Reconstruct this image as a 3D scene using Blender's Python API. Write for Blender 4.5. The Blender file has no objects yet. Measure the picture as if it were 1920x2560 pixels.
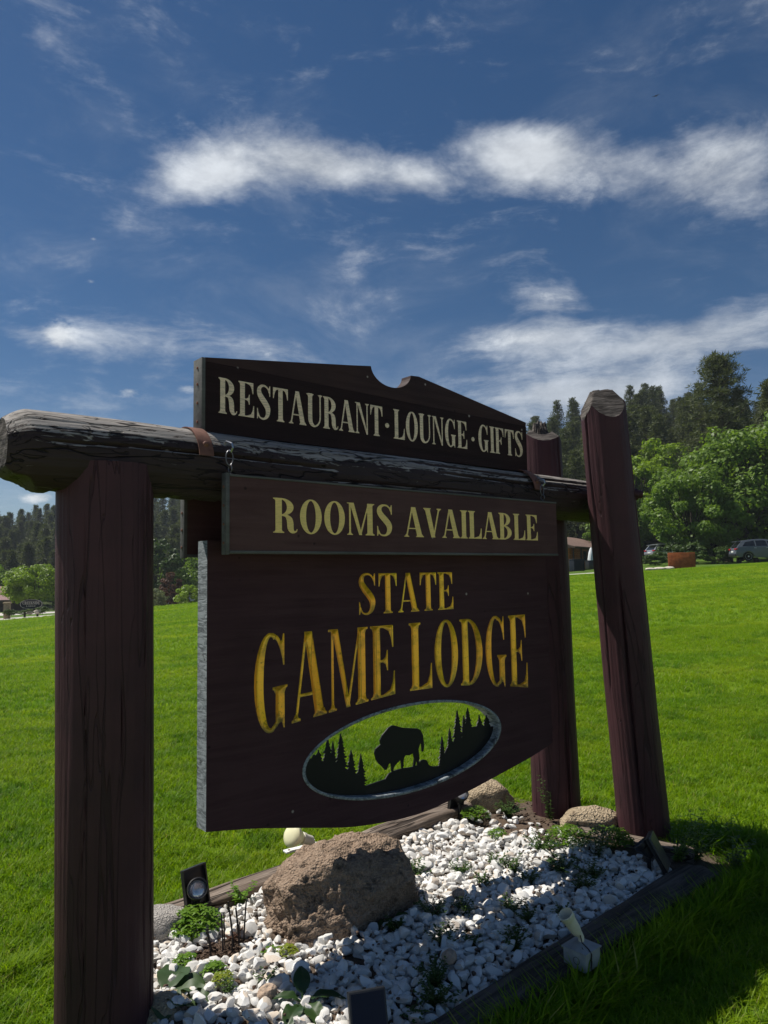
import bpy, bmesh, math, random
import numpy as np
from mathutils import Vector, Matrix, noise as mnoise
from mathutils.geometry import delaunay_2d_cdt

C = bpy.context.scene.collection
SC = bpy.context.scene
rnd = random.Random(7)
R = math.radians

# ------------------------------------------------------------------ camera
cam_d = bpy.data.cameras.new('camera')
cam = bpy.data.objects.new('camera', cam_d)
C.objects.link(cam)
cam_d.sensor_fit = 'VERTICAL'
cam_d.sensor_height = 24.0
cam_d.lens = 24.0 * 1800 / 2560
cam_d.clip_start = 0.05
cam_d.clip_end = 3000
PITCH, ROLL = 0.0865646, 0.0167057
_fw = Vector((0, math.cos(PITCH), math.sin(PITCH)))
_u0 = Vector((0, -math.sin(PITCH), math.cos(PITCH)))
_x0 = Vector((1, 0, 0))
_r = math.cos(ROLL) * _x0 - math.sin(ROLL) * _u0
_u = math.cos(ROLL) * _u0 + math.sin(ROLL) * _x0
mw = Matrix((( _r.x, _u.x, -_fw.x, 0), (_r.y, _u.y, -_fw.y, 0), (_r.z, _u.z, -_fw.z, 1.55), (0, 0, 0, 1)))
cam.matrix_world = mw
SC.camera = cam

# ------------------------------------------------------------------ light
SUN_DIR = Vector((-0.565, 0.213, 1.0)).normalized()          # towards the sun
SUN_EL = math.asin(SUN_DIR.z)
SUN_AZ = math.atan2(SUN_DIR.x, SUN_DIR.y)                     # clockwise from +Y
sl = bpy.data.lights.new('sun', 'SUN')
sl.energy = 5.0
sl.angle = R(0.53)
sl.color = (1.0, 0.95, 0.87)
so = bpy.data.objects.new('sun', sl)
C.objects.link(so)
so.rotation_euler = (-SUN_DIR).to_track_quat('-Z', 'Y').to_euler()
so.location = (-20, 10, 40)
SC.view_settings.view_transform = 'Standard'
SC.view_settings.look = 'None'
SC.view_settings.exposure = 0.22
SC.view_settings.gamma = 1.0
SC.view_settings.use_curve_mapping = False
try:
    SC.cycles.max_bounces = 6
    SC.cycles.transparent_max_bounces = 8
    SC.cycles.diffuse_bounces = 3
    SC.cycles.caustics_reflective = False
    SC.cycles.caustics_refractive = False
except Exception:
    pass


# ------------------------------------------------------------------ node helper
class NB:
    def __init__(s, nt):
        s.nt = nt

    def n(s, kind, ins=None, **props):
        nd = s.nt.nodes.new(kind)
        for k, v in props.items():
            setattr(nd, k, v)
        for k, v in (ins or {}).items():
            sk = nd.inputs[k]
            if isinstance(v, bpy.types.NodeSocket):
                s.nt.links.new(v, sk)
            elif v is not None:
                sk.default_value = v
        return nd

    def m(s, op, a, b=0.0, c=0.0, clamp=False):
        nd = s.nt.nodes.new('ShaderNodeMath')
        nd.operation = op
        nd.use_clamp = clamp
        for i, v in enumerate((a, b, c)):
            if isinstance(v, bpy.types.NodeSocket):
                s.nt.links.new(v, nd.inputs[i])
            else:
                nd.inputs[i].default_value = v
        return nd.outputs[0]

    def sstep(s, x, a, b):
        nd = s.n('ShaderNodeMapRange', {0: x, 1: a, 2: b, 3: 0.0, 4: 1.0}, interpolation_type='SMOOTHSTEP')
        return nd.outputs[0]

    def lin(s, x, a, b, c=0.0, d=1.0):
        return s.n('ShaderNodeMapRange', {0: x, 1: a, 2: b, 3: c, 4: d}).outputs[0]

    def mix(s, f, a, b, blend='MIX'):
        nd = s.n('ShaderNodeMix', data_type='RGBA', blend_type=blend, clamp_factor=True)
        for k, v in ((0, f), (6, a), (7, b)):
            if isinstance(v, bpy.types.NodeSocket):
                s.nt.links.new(v, nd.inputs[k])
            elif k == 0:
                nd.inputs[k].default_value = v
            else:
                nd.inputs[k].default_value = (*v, 1.0) if len(v) == 3 else v
        return nd.outputs[2]

    def noise(s, vec, scale, detail=4.0, rough=0.55, dist=0.0):
        nd = s.n('ShaderNodeTexNoise', {'Vector': vec, 'Scale': scale, 'Detail': detail, 'Roughness': rough, 'Distortion': dist})
        return nd.outputs[0]

    def scalev(s, vec, xyz):
        return s.n('ShaderNodeVectorMath', {0: vec, 1: xyz}, operation='MULTIPLY').outputs[0]

    def addv(s, vec, xyz):
        return s.n('ShaderNodeVectorMath', {0: vec, 1: xyz}, operation='ADD').outputs[0]

    def bump(s, h, strength=0.5, dist=0.01, normal=None):
        nd = s.n('ShaderNodeBump', {'Height': h, 'Strength': strength, 'Distance': dist})
        if normal is not None:
            s.nt.links.new(normal, nd.inputs['Normal'])
        return nd.outputs[0]


# ------------------------------------------------------------------ world: Nishita sky with wispy cloud
W_ = bpy.data.worlds.new('World')
SC.world = W_
W_.use_nodes = True
nt = W_.node_tree
nt.nodes.clear()
b = NB(nt)
sky = b.n('ShaderNodeTexSky', sky_type='NISHITA', sun_disc=False)
sky.sun_elevation = SUN_EL
sky.sun_rotation = SUN_AZ
sky.altitude = 1300
sky.air_density = 1.0
sky.dust_density = 0.6
sky.ozone_density = 2.5
skyc = b.n('ShaderNodeHueSaturation', {'Saturation': 1.24, 'Value': 1.0, 'Color': sky.outputs[0]}).outputs[0]
tc = b.n('ShaderNodeTexCoord').outputs['Generated']
sep = b.n('ShaderNodeSeparateXYZ', {0: tc})
X_, Y_, Z_ = sep.outputs
hyp = b.m('SQRT', b.m('ADD', b.m('MULTIPLY', X_, X_), b.m('MULTIPLY', Y_, Y_)))
V_ = b.m('DIVIDE', Z_, b.m('MAXIMUM', hyp, 0.02))           # tan(elevation)
A_ = b.m('ARCTAN2', X_, Y_)                                    # azimuth from +Y
AV = b.n('ShaderNodeCombineXYZ', {0: A_, 1: V_, 2: 0.0}).outputs[0]
warp = b.n('ShaderNodeTexNoise', {'Vector': tc, 'Scale': 3.0, 'Detail': 3.0, 'Roughness': 0.5})
wv = b.n('ShaderNodeVectorMath', {0: warp.outputs['Color'], 1: (0.5, 0.5, 0.5)}, operation='SUBTRACT').outputs[0]
wv = b.n('ShaderNodeVectorMath', {0: wv, 3: 0.07}, operation='SCALE').outputs[0]
tcw = b.addv(tc, wv)
AVw = b.addv(AV, b.scalev(wv, (0.55, 0.55, 0.0)))


def blob(a, v, ra, rv, tilt=0.0, p=1.0):
    """soft elliptical bank of cloud at azimuth a, tan-elevation v"""
    d = b.addv(AVw, (-a, -v, 0))
    mp = b.n('ShaderNodeMapping', {'Vector': d, 'Rotation': (0, 0, -tilt)}, vector_type='POINT').outputs[0]
    q = b.scalev(mp, (1 / ra, 1 / rv, 0))
    ln = b.n('ShaderNodeVectorMath', {0: q}, operation='LENGTH').outputs['Value']
    return b.m('MULTIPLY', b.m('SUBTRACT', 1.0, b.sstep(ln, 0.0, 1.0)), p)


def addall(L):
    r = L[0]
    for q in L[1:]:
        r = b.m('ADD', r, q)
    return r


fine = b.noise(b.scalev(tcw, (1.0, 1.0, 1.9)), 9.0, 12.0, 0.64)
mid = b.noise(b.scalev(tcw, (1.0, 1.0, 1.6)), 3.4, 6.0, 0.55)
wisp = b.noise(b.scalev(tcw, (1.0, 1.0, 2.4)), 5.0, 12.0, 0.66, 0.5)
streak = b.noise(b.scalev(tcw, (1.0, 1.4, 4.5)), 6.0, 12.0, 0.66, 0.3)
# the long bank of cloud across the upper middle of the view
bank = addall([blob(-0.255, 0.559, 0.119, 0.065, 0.22, 1.00), blob(-0.145, 0.605, 0.164, 0.078, 0.07, 1.00), blob(-0.018, 0.584, 0.154, 0.060, -0.16, 1.00), blob(0.075, 0.564, 0.087, 0.042, -0.16, 0.60), blob(0.182, 0.592, 0.117, 0.077, -0.12, 0.90), blob(0.271, 0.568, 0.137, 0.085, -0.17, 0.90), blob(0.391, 0.533, 0.137, 0.084, -0.13, 0.65), blob(0.491, 0.532, 0.120, 0.099, 0.01, 0.65), blob(0.483, 0.472, 0.110, 0.067, -0.06, 0.35)])
dens_bank = b.sstep(b.m('ADD', b.m('MULTIPLY', bank, 0.72), b.m('MULTIPLY', b.m('SUBTRACT', b.m('ADD', b.m('MULTIPLY', fine, 0.50), b.m('MULTIPLY', wisp, 0.50)), 0.5), 2.3)), 0.08, 0.98)
# thin low sheets
low = addall([blob(-0.434, 0.312, 0.103, 0.037, 0.12, 0.70), blob(-0.314, 0.315, 0.154, 0.045, 0.03, 0.60), blob(-0.165, 0.321, 0.128, 0.047, -0.06, 0.65), blob(-0.331, 0.234, 0.220, 0.044, 0.06, 0.60), blob(0.233, 0.369, 0.100, 0.033, -0.05, 0.80), blob(0.206, 0.322, 0.138, 0.040, -0.00, 0.90), blob(0.333, 0.286, 0.243, 0.076, -0.06, 0.80), blob(0.452, 0.300, 0.159, 0.073, -0.01, 0.80), blob(0.289, 0.233, 0.283, 0.057, -0.08, 1.25)])
dens_low = b.sstep(b.m('ADD', b.m('MULTIPLY', low, 0.75), b.m('MULTIPLY', b.m('SUBTRACT', b.m('ADD', b.m('MULTIPLY', streak, 0.6), b.m('MULTIPLY', fine, 0.4)), 0.5), 2.7)), 0.10, 1.05)
# small bright puffs
puff = addall([blob(-0.429, 0.315, 0.044, 0.036, -0.28, 1.00), blob(-0.337, 0.248, 0.040, 0.023, 0.07, 1.00), blob(-0.266, 0.256, 0.034, 0.017, 0.05, 0.90), blob(-0.392, 0.453, 0.018, 0.008, -0.03, 0.80), blob(-0.391, 0.395, 0.022, 0.010, 0.14, 0.70), blob(-0.443, 0.101, 0.042, 0.015, 0.03, 1.00), blob(0.239, 0.371, 0.087, 0.020, -0.08, 0.60), blob(0.212, 0.321, 0.113, 0.024, -0.01, 0.60), blob(-0.165, 0.311, 0.058, 0.020, 0.03, 0.55)])
dens_puff = b.sstep(b.m('ADD', puff, b.m('MULTIPLY', b.m('SUBTRACT', fine, 0.5), 2.6)), 0.45, 1.1)
# cirrus veil over the whole sky
veil = b.m('MULTIPLY', b.sstep(b.m('ADD', b.m('MULTIPLY', wisp, 0.6), b.m('MULTIPLY', mid, 0.4)), 0.46, 0.84), 0.19)
hz = b.m('MULTIPLY', b.m('SUBTRACT', 1.0, b.sstep(V_, 0.0, 0.30)), 0.16)
keep = b.m('MULTIPLY', b.m('SUBTRACT', 1.0, b.m('MULTIPLY', dens_bank, 0.82)), b.m('SUBTRACT', 1.0, b.m('MULTIPLY', dens_low, 0.62)))
keep = b.m('MULTIPLY', keep, b.m('SUBTRACT', 1.0, b.m('MULTIPLY', dens_puff, 0.9)))
keep = b.m('MULTIPLY', keep, b.m('MULTIPLY', b.m('SUBTRACT', 1.0, veil), b.m('SUBTRACT', 1.0, hz)))
cover = b.m('MULTIPLY', b.m('SUBTRACT', 1.0, keep), b.sstep(V_, -0.05, 0.02))
shade = b.lin(fine, 0.32, 0.68, 0.74, 1.12)
cc = b.n('ShaderNodeVectorMath', {0: (13.2, 13.8, 14.4), 3: shade}, operation='SCALE').outputs[0]
col = b.mix(cover, skyc, cc)
bg = b.n('ShaderNodeBackground', {'Color': col, 'Strength': 0.053})

nt.links.new(b.n('ShaderNodeOutputWorld', {'Surface': bg.outputs[0]}).outputs[0] if False else bg.outputs[0], b.n('ShaderNodeOutputWorld').inputs['Surface'])

# ------------------------------------------------------------------ materials
MATS = {}


def material(name, build):
    m = bpy.data.materials.new(name)
    m.use_nodes = True
    nt = m.node_tree
    nt.nodes.clear()
    b = NB(nt)
    out = b.n('ShaderNodeOutputMaterial')
    sh = build(b)
    nt.links.new(sh, out.inputs['Surface'])
    MATS[name] = m
    return m


def pbsdf(b, col, rough=0.6, normal=None, metal=0.0, spec=0.4, **kw):
    ins = {'Base Color': col if isinstance(col, bpy.types.NodeSocket) else (*col, 1.0), 'Roughness': rough, 'Metallic': metal, 'Specular IOR Level': spec}
    if normal is not None:
        ins['Normal'] = normal
    ins.update(kw)
    return b.n('ShaderNodeBsdfPrincipled', ins).outputs[0]


def ocoord(b):
    return b.n('ShaderNodeTexCoord').outputs['Object']


def orand(b):
    return b.n('ShaderNodeObjectInfo').outputs['Random']


def plain(name, col, rough=0.5, metal=0.0, spec=0.4, var=0.12, scale=30.0, bstr=0.15, coat=0.0):
    def f(b):
        c = ocoord(b)
        n = b.noise(c, scale, 5, 0.6)
        cc = b.mix(b.lin(n, 0.3, 0.7), tuple(x * (1 - var) for x in col), tuple(min(1, x * (1 + var)) for x in col))
        return pbsdf(b, cc, rough, b.bump(n, bstr, 0.002), metal, spec, **({'Coat Weight': coat, 'Coat Roughness': 0.08} if coat else {}))
    return material(name, f)


def painted_log(name, axis, paint, paint2, bare, peel, ck=1.0):
    """paint over a log with grain, checks and peeling; axis 'x' or 'z' is the grain"""
    def f(b):
        c = ocoord(b)
        st = (2.2, 46, 46) if axis == 'x' else (34, 34, 1.6)
        sc = b.scalev(c, st)
        grain = b.noise(sc, 1.0, 6, 0.65, 0.6)
        st2 = (1.6, 9, 9) if axis == 'x' else (5, 5, 0.30)
        crk = b.noise(b.scalev(c, st2), 1.0, 3, 0.5, 0.4)
        crack = b.m('SUBTRACT', 1.0, b.sstep(b.m('ABSOLUTE', b.m('SUBTRACT', crk, 0.5)), 0.002, 0.004 + 0.010 * ck))
        crk2 = b.noise(b.scalev(b.addv(c, (3.1, 5.7, 1.3)), tuple(x * 2.1 for x in st2)), 1.0, 3, 0.5, 0.5)
        crack2 = b.m('SUBTRACT', 1.0, b.sstep(b.m('ABSOLUTE', b.m('SUBTRACT', crk2, 0.47)), 0.0015, 0.003 + 0.007 * ck))
        crack = b.m('MAXIMUM', crack, b.m('MULTIPLY', crack2, 0.8))
        blotch = b.noise(c, 5.0, 5, 0.6)
        flake = b.noise(b.scalev(c, (9, 42, 42) if axis == 'x' else (16, 16, 3.5)), 1.0, 8, 0.68, 0.9)
        pc = b.mix(b.lin(blotch, 0.3, 0.7), paint, paint2)
        nz = b.n('ShaderNodeSeparateXYZ', {0: b.n('ShaderNodeNewGeometry').outputs['Normal']}).outputs[2]
        up = b.sstep(nz, 0.05, 0.85)
        amt = b.m('ADD', peel[0], b.m('MULTIPLY', up, peel[1]))
        mask = b.sstep(b.m('SUBTRACT', b.m('ADD', b.m('MULTIPLY', flake, 0.8), b.m('MULTIPLY', blotch, 0.2)), b.m('SUBTRACT', 1.0, amt)), -0.015, 0.03)
        wc = b.mix(b.lin(grain, 0.3, 0.7), tuple(x * 0.35 for x in bare), bare)
        col = b.mix(mask, pc, wc)
        col = b.mix(b.m('MULTIPLY', crack, 0.9 if axis == 'x' else 0.38), col, (0.006, 0.005, 0.005))
        h = b.m('SUBTRACT', b.m('ADD', b.m('MULTIPLY', grain, 0.35), b.m('MULTIPLY', b.m('SUBTRACT', 1.0, mask), 0.28)), b.m('MULTIPLY', crack, 0.8))
        fl2 = b.noise(b.scalev(c, (14, 60, 60) if axis == 'x' else (60, 60, 14)), 1.0, 6, 0.7)
        h = b.m('ADD', h, b.m('MULTIPLY', fl2, 0.3))
        return pbsdf(b, col, b.lin(mask, 0, 1, 0.55, 0.85), b.bump(h, 0.75, 0.010), 0.0, 0.18)
    return material(name, f)


painted_log('post paint', 'z', (0.074, 0.032, 0.037), (0.050, 0.024, 0.028), (0.13, 0.10, 0.09), (0.22, 0.16), .2)
painted_log('beam paint', 'x', (0.044, 0.029, 0.027), (0.032, 0.022, 0.021), (0.42, 0.385, 0.35), (0.355, 0.27))


def f_endgrain(b):
    c = ocoord(b)
    g = b.noise(b.scalev(c, (8, 8, 60)), 1.0, 6, 0.7, 0.6)
    col = b.mix(b.sstep(g, 0.35, 0.65), (0.026, 0.021, 0.019), (0.135, 0.118, 0.105))
    return pbsdf(b, col, 0.85, b.bump(g, 0.9, 0.012), 0, 0.2)


material('weathered end wood', f_endgrain)


def f_board(c1, c2, dots=0.5):
    def f(b):
        c = ocoord(b)
        g = b.noise(b.scalev(c, (2.0, 30, 34)), 1.0, 6, 0.6, 0.4)
        bl = b.noise(c, 3.5, 5, 0.6)
        col = b.mix(b.lin(b.m('ADD', b.m('MULTIPLY', g, 0.5), b.m('MULTIPLY', bl, 0.5)), 0.42, 0.58), c1, c2)
        v = b.n('ShaderNodeTexVoronoi', {'Vector': b.scalev(c, (1, 1, 1)), 'Scale': 16.0, 'Randomness': 1.0})
        r = b.n('ShaderNodeSeparateColor', {0: v.outputs['Color']}).outputs[0]
        chip = b.m('MULTIPLY', b.m('SUBTRACT', 1.0, b.sstep(b.m('ADD', v.outputs['Distance'], b.m('MULTIPLY', g, 0.06)), 0.11, 0.17)), b.m('GREATER_THAN', r, 1.0 - dots * 0.2))
        dk = b.m('MULTIPLY', b.m('SUBTRACT', 1.0, b.sstep(v.outputs['Distance'], 0.05, 0.14)), b.m('LESS_THAN', r, 0.25))
        col = b.mix(b.m('MULTIPLY', dk, 0.7), col, (0.008, 0.006, 0.006))
        col = b.mix(chip, col, (0.36, 0.31, 0.28))
        st = b.noise(b.scalev(c, (1.3, 20, 60)), 1.0, 4, 0.5, 0.3)
        ck = b.m('SUBTRACT', 1.0, b.sstep(b.m('ABSOLUTE', b.m('SUBTRACT', st, 0.5)), 0.002, 0.010))
        h = b.m('SUBTRACT', b.m('ADD', b.m('MULTIPLY', g, 0.5), b.m('MULTIPLY', b.noise(c, 120, 4, 0.6), 0.2)), b.m('MULTIPLY', ck, 0.5))
        return pbsdf(b, col, b.lin(bl, 0.3, 0.7, 0.55, 0.75), b.bump(h, 0.45, 0.003), 0, 0.14)
    return f


material('dark board paint', f_board((0.018, 0.009, 0.009), (0.027, 0.014, 0.014), 0.5))
material('brown board paint', f_board((0.036, 0.020, 0.019), (0.052, 0.030, 0.028), 0.6))
material('rooms board paint', f_board((0.074, 0.036, 0.034), (0.100, 0.053, 0.050), 0.3))
material('main board paint', f_board((0.050, 0.022, 0.027), (0.068, 0.033, 0.038), 0.15))


def f_edge(b):
    c = ocoord(b)
    g = b.noise(b.scalev(c, (40, 14, 60)), 1.0, 6, 0.7, 1.2)
    bl = b.noise(c, 18, 5, 0.6)
    col = b.mix(b.sstep(g, 0.38, 0.6), (0.13, 0.15, 0.16), (0.34, 0.38, 0.40))
    col = b.mix(b.m('MULTIPLY', b.sstep(bl, 0.58, 0.66), 0.8), col, (0.05, 0.05, 0.05))
    return pbsdf(b, col, 0.75, b.bump(g, 0.6, 0.006), 0, 0.3)


material('grey blue board edge', f_edge)
material('frame metal', f_board((0.085, 0.085, 0.080), (0.135, 0.135, 0.128), 0.2))


def f_gold(tint, worn):
    def f(b):
        c = ocoord(b)
        cr = b.noise(b.scalev(c, (10, 10, 120)), 1.0, 4, 0.6, 0.7)
        bl = b.noise(c, 9, 5, 0.6)
        line = b.m('SUBTRACT', 1.0, b.sstep(b.m('ABSOLUTE', b.m('SUBTRACT', cr, 0.5)), 0.01, 0.05))
        col = b.mix(b.lin(bl, 0.3, 0.7), tuple(x * 0.86 for x in tint), tint)
        col = b.mix(b.m('MULTIPLY', line, worn), col, tuple(x * 0.3 for x in tint))
        return pbsdf(b, col, b.lin(bl, 0.3, 0.7, 0.38, 0.5), b.bump(cr, 0.4, 0.002), 0.20, 0.5)
    return f


material('pale gold leaf', f_gold((0.95, 0.74, 0.48), 0.5))
material('yellow gold leaf', f_gold((1.0, 0.73, 0.23), 0.2))


def f_carved(b):
    c = ocoord(b)
    bl = b.noise(c, 11, 6, 0.65)
    sq = b.n('ShaderNodeTexBrick', {'Vector': b.scalev(c, (1, 1, 1)), 'Color1': (0.95, 0.64, 0.05, 1), 'Color2': (1.0, 0.46, 0.05, 1), 'Mortar': (0.42, 0.25, 0.03, 1), 'Scale': 1.0, 'Mortar Size': 0.0015, 'Brick Width': 0.09, 'Row Height': 0.072}).outputs[0]
    # gold squares run along the face: use (x, z) as the plane of the bricks
    gm = b.noise(b.scalev(c, (60, 60, 60)), 1.0, 5, 0.7)
    col = b.mix(b.sstep(bl, 0.45, 0.72), sq, (0.46, 0.27, 0.03))
    col = b.mix(b.m('MULTIPLY', b.sstep(gm, 0.56, 0.70), 0.55), col, (0.10, 0.06, 0.015))
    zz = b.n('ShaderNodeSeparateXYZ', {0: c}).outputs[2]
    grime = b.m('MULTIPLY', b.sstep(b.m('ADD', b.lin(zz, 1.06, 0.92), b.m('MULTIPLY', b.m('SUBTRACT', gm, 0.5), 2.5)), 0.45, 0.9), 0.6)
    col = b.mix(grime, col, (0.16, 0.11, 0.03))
    return pbsdf(b, col, 0.34, b.bump(gm, 0.25, 0.002), 0.62, 0.5)


material('carved gold leaf', f_carved)
plain('black steel', (0.008, 0.008, 0.009), 0.5, 0.0, 0.3)
plain('rust brown steel', (0.165, 0.078, 0.056), 0.75, 0.0, 0.3, 0.3, 25, 0.4)
plain('dull steel', (0.14, 0.14, 0.15), 0.45, 0.7, 0.5)
plain('bright steel', (0.55, 0.56, 0.58), 0.3, 0.9, 0.5)
plain('black plastic', (0.014, 0.015, 0.017), 0.42, 0, 0.5, 0.2, 80, 0.1)
plain('solar cell', (0.006, 0.008, 0.022), 0.35, 0, 0.25, 0.1, 40, 0.02)
plain('cream lamp', (0.82, 0.78, 0.50), 0.25, 0, 0.5, 0.03, 8, 0.02)
plain('beige plastic', (0.66, 0.63, 0.52), 0.5, 0, 0.4, 0.08, 30, 0.1)
plain('grey box metal', (0.30, 0.32, 0.33), 0.55, 0.2, 0.4, 0.2, 20, 0.15)
plain('white metal', (0.78, 0.78, 0.76), 0.5, 0, 0.4)
plain('lens glass', (0.72, 0.74, 0.75), 0.15, 0.6, 0.6, 0.15, 25, 0.3)
plain('dark stem', (0.030, 0.026, 0.025), 0.8, 0, 0.2, 0.3)
plain('bark litter', (0.11, 0.075, 0.055), 0.9, 0, 0.1, 0.5, 60, 0.6)


def f_soil(b):
    c = ocoord(b)
    n = b.noise(c, 40, 8, 0.7)
    n2 = b.noise(c, 5, 5, 0.6)
    col = b.mix(b.lin(n, 0.3, 0.7), (0.05, 0.036, 0.026), (0.17, 0.13, 0.10))
    col = b.mix(b.sstep(n2, 0.5, 0.6), col, (0.12, 0.085, 0.06))
    return pbsdf(b, col, 0.95, b.bump(n, 0.8, 0.02), 0, 0.1)


material('garden soil', f_soil)


def f_stone(b):
    c = ocoord(b)
    geo = b.n('ShaderNodeNewGeometry')
    r = b.m('FRACT', b.m('ADD', geo.outputs['Random Per Island'], orand(b)))
    n = b.noise(c, 45, 6, 0.65)
    w = b.mix(r, (0.56, 0.54, 0.50), (0.78, 0.77, 0.74))
    tan = b.mix(b.noise(c, 20, 4, 0.6), (0.52, 0.38, 0.26), (0.74, 0.66, 0.55))
    col = b.mix(b.m('MULTIPLY', b.m('GREATER_THAN', b.m('FRACT', b.m('MULTIPLY', r, 7.31)), 0.86), 0.8), w, tan)
    col = b.mix(b.m('MULTIPLY', b.sstep(n, 0.58, 0.74), 0.45), col, (0.48, 0.40, 0.32))
    return pbsdf(b, col, 0.6, b.bump(n, 0.35, 0.004), 0, 0.4, **{'Subsurface Weight': 0.0})


material('white quartz', f_stone)


def f_granite(c1, c2, c3, scale=1.0, lichen=0.0):
    def f(b):
        c = ocoord(b)
        v = b.n('ShaderNodeTexVoronoi', {'Vector': c, 'Scale': 95.0 * scale}).outputs['Distance']
        n = b.noise(c, 60 * scale, 6, 0.7)
        n2 = b.noise(c, 6 * scale, 5, 0.6)
        n3 = b.noise(c, 18 * scale, 6, 0.7)
        col = b.mix(b.lin(n, 0.35, 0.65), c1, c2)
        col = b.mix(b.m('MULTIPLY', b.sstep(n3, 0.52, 0.66), 0.75), col, c3)
        col = b.mix(b.m('MULTIPLY', b.sstep(n2, 0.5, 0.7), 0.5), col, tuple(x * 0.6 for x in c1))
        h = b.m('ADD', b.m('ADD', b.m('MULTIPLY', n, 0.5), b.m('MULTIPLY', n3, 0.7)), b.m('MULTIPLY', v, 0.5))
        return pbsdf(b, col, 0.88, b.bump(h, 1.0, 0.020 / scale ** 0.5), 0, 0.15)
    return f


material('brown granite', f_granite((0.215, 0.150, 0.105), (0.40, 0.30, 0.22), (0.048, 0.038, 0.031)))
material('grey granite', f_granite((0.36, 0.33, 0.30), (0.52, 0.49, 0.45), (0.20, 0.18, 0.17), 1.5))
material('tan rock', f_granite((0.36, 0.28, 0.18), (0.48, 0.39, 0.27), (0.20, 0.15, 0.10), 1.0))
material('pink pebble', f_granite((0.46, 0.33, 0.24), (0.55, 0.43, 0.33), (0.36, 0.25, 0.19), 0.6))


def f_timber(b):
    c = ocoord(b)
    g = b.noise(b.scalev(c, (1.6, 30, 30)), 1.0, 7, 0.7, 0.8)
    ck = b.noise(b.scalev(c, (1.1, 14, 14)), 1.0, 3, 0.5, 0.6)
    crack = b.m('SUBTRACT', 1.0, b.sstep(b.m('ABSOLUTE', b.m('SUBTRACT', ck, 0.5)), 0.005, 0.03))
    bl = b.noise(c, 4, 5, 0.6)
    col = b.mix(b.sstep(g, 0.32, 0.68), (0.10, 0.075, 0.058), (0.34, 0.28, 0.23))
    col = b.mix(b.m('MULTIPLY', b.sstep(bl, 0.45, 0.7), 0.5), col, (0.14, 0.105, 0.08))
    col = b.mix(b.m('MULTIPLY', crack, 0.85), col, (0.02, 0.015, 0.012))
    h = b.m('SUBTRACT', g, b.m('MULTIPLY', crack, 0.9))
    return pbsdf(b, col, 0.9, b.bump(h, 0.9, 0.016), 0, 0.15)


material('weathered timber', f_timber)


def f_timber_shaded(b):  # darker timber copy: the shade on it is put into the colour
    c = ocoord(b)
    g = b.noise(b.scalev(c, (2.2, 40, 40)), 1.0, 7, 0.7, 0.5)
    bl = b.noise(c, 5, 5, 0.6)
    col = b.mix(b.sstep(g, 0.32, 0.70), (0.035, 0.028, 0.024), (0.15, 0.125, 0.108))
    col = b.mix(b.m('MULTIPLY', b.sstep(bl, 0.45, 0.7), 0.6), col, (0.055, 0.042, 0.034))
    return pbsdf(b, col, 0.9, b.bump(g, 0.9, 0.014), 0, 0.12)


material('shaded timber', f_timber_shaded)


def leafmat(name, c1, c2, trans=0.35, rough=0.5, spec=0.35, world_noise=0.0):
    """leaf: diffuse front, light through from behind; colour drifts by leaf and by plant"""
    def f(b):
        geo = b.n('ShaderNodeNewGeometry')
        r = b.m('FRACT', b.m('ADD', b.m('MULTIPLY', geo.outputs['Random Per Island'], 1.0), orand(b)))
        col = b.mix(r, c1, c2)
        if world_noise:
            n = b.noise(geo.outputs['Position'], world_noise, 4, 0.6)
            col = b.mix(b.lin(n, 0.3, 0.7), b.mix(0.45, col, c1), b.mix(0.35, col, c2))
        p = pbsdf(b, col, rough, None, 0, spec)
        tcol = b.mix(1.0, col, (1.25, 1.25, 0.55), 'MULTIPLY')
        t = b.n('ShaderNodeBsdfTranslucent', {'Color': tcol}).outputs[0]
        return b.n('ShaderNodeMixShader', {0: trans, 1: p, 2: t}).outputs[0]
    return material(name, f)


leafmat('grass blade', (0.115, 0.225, 0.003), (0.230, 0.350, 0.006), 0.50, 0.55, 0.12, 0.9)
leafmat('pine needle', (0.050, 0.068, 0.028), (0.105, 0.125, 0.050), 0.30, 0.6, 0.25)
leafmat('broad leaf', (0.100, 0.175, 0.020), (0.165, 0.265, 0.034), 0.45, 0.5, 0.35)
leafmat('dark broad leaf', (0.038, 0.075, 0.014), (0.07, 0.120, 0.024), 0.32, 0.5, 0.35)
leafmat('bright leaf', (0.150, 0.240, 0.014), (0.210, 0.320, 0.020), 0.45, 0.5, 0.35)
leafmat('red brown leaf', (0.075, 0.035, 0.022), (0.12, 0.06, 0.035), 0.3, 0.6, 0.2)
leafmat('pale leaf', (0.13, 0.17, 0.08), (0.22, 0.25, 0.13), 0.3, 0.6, 0.2)
leafmat('parsley leaf', (0.085, 0.19, 0.010), (0.15, 0.26, 0.016), 0.40, 0.45, 0.4)
leafmat('yellow green leaf', (0.16, 0.22, 0.015), (0.24, 0.28, 0.02), 0.40, 0.45, 0.4)
leafmat('weed leaf', (0.035, 0.075, 0.014), (0.070, 0.125, 0.020), 0.32, 0.5, 0.35)
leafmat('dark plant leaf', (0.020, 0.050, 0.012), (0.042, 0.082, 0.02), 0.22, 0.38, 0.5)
leafmat('rhubarb leaf', (0.045, 0.085, 0.03), (0.075, 0.12, 0.045), 0.25, 0.5, 0.4)
leafmat('dry grass', (0.20, 0.16, 0.09), (0.30, 0.25, 0.15), 0.2, 0.8, 0.1)


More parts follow.
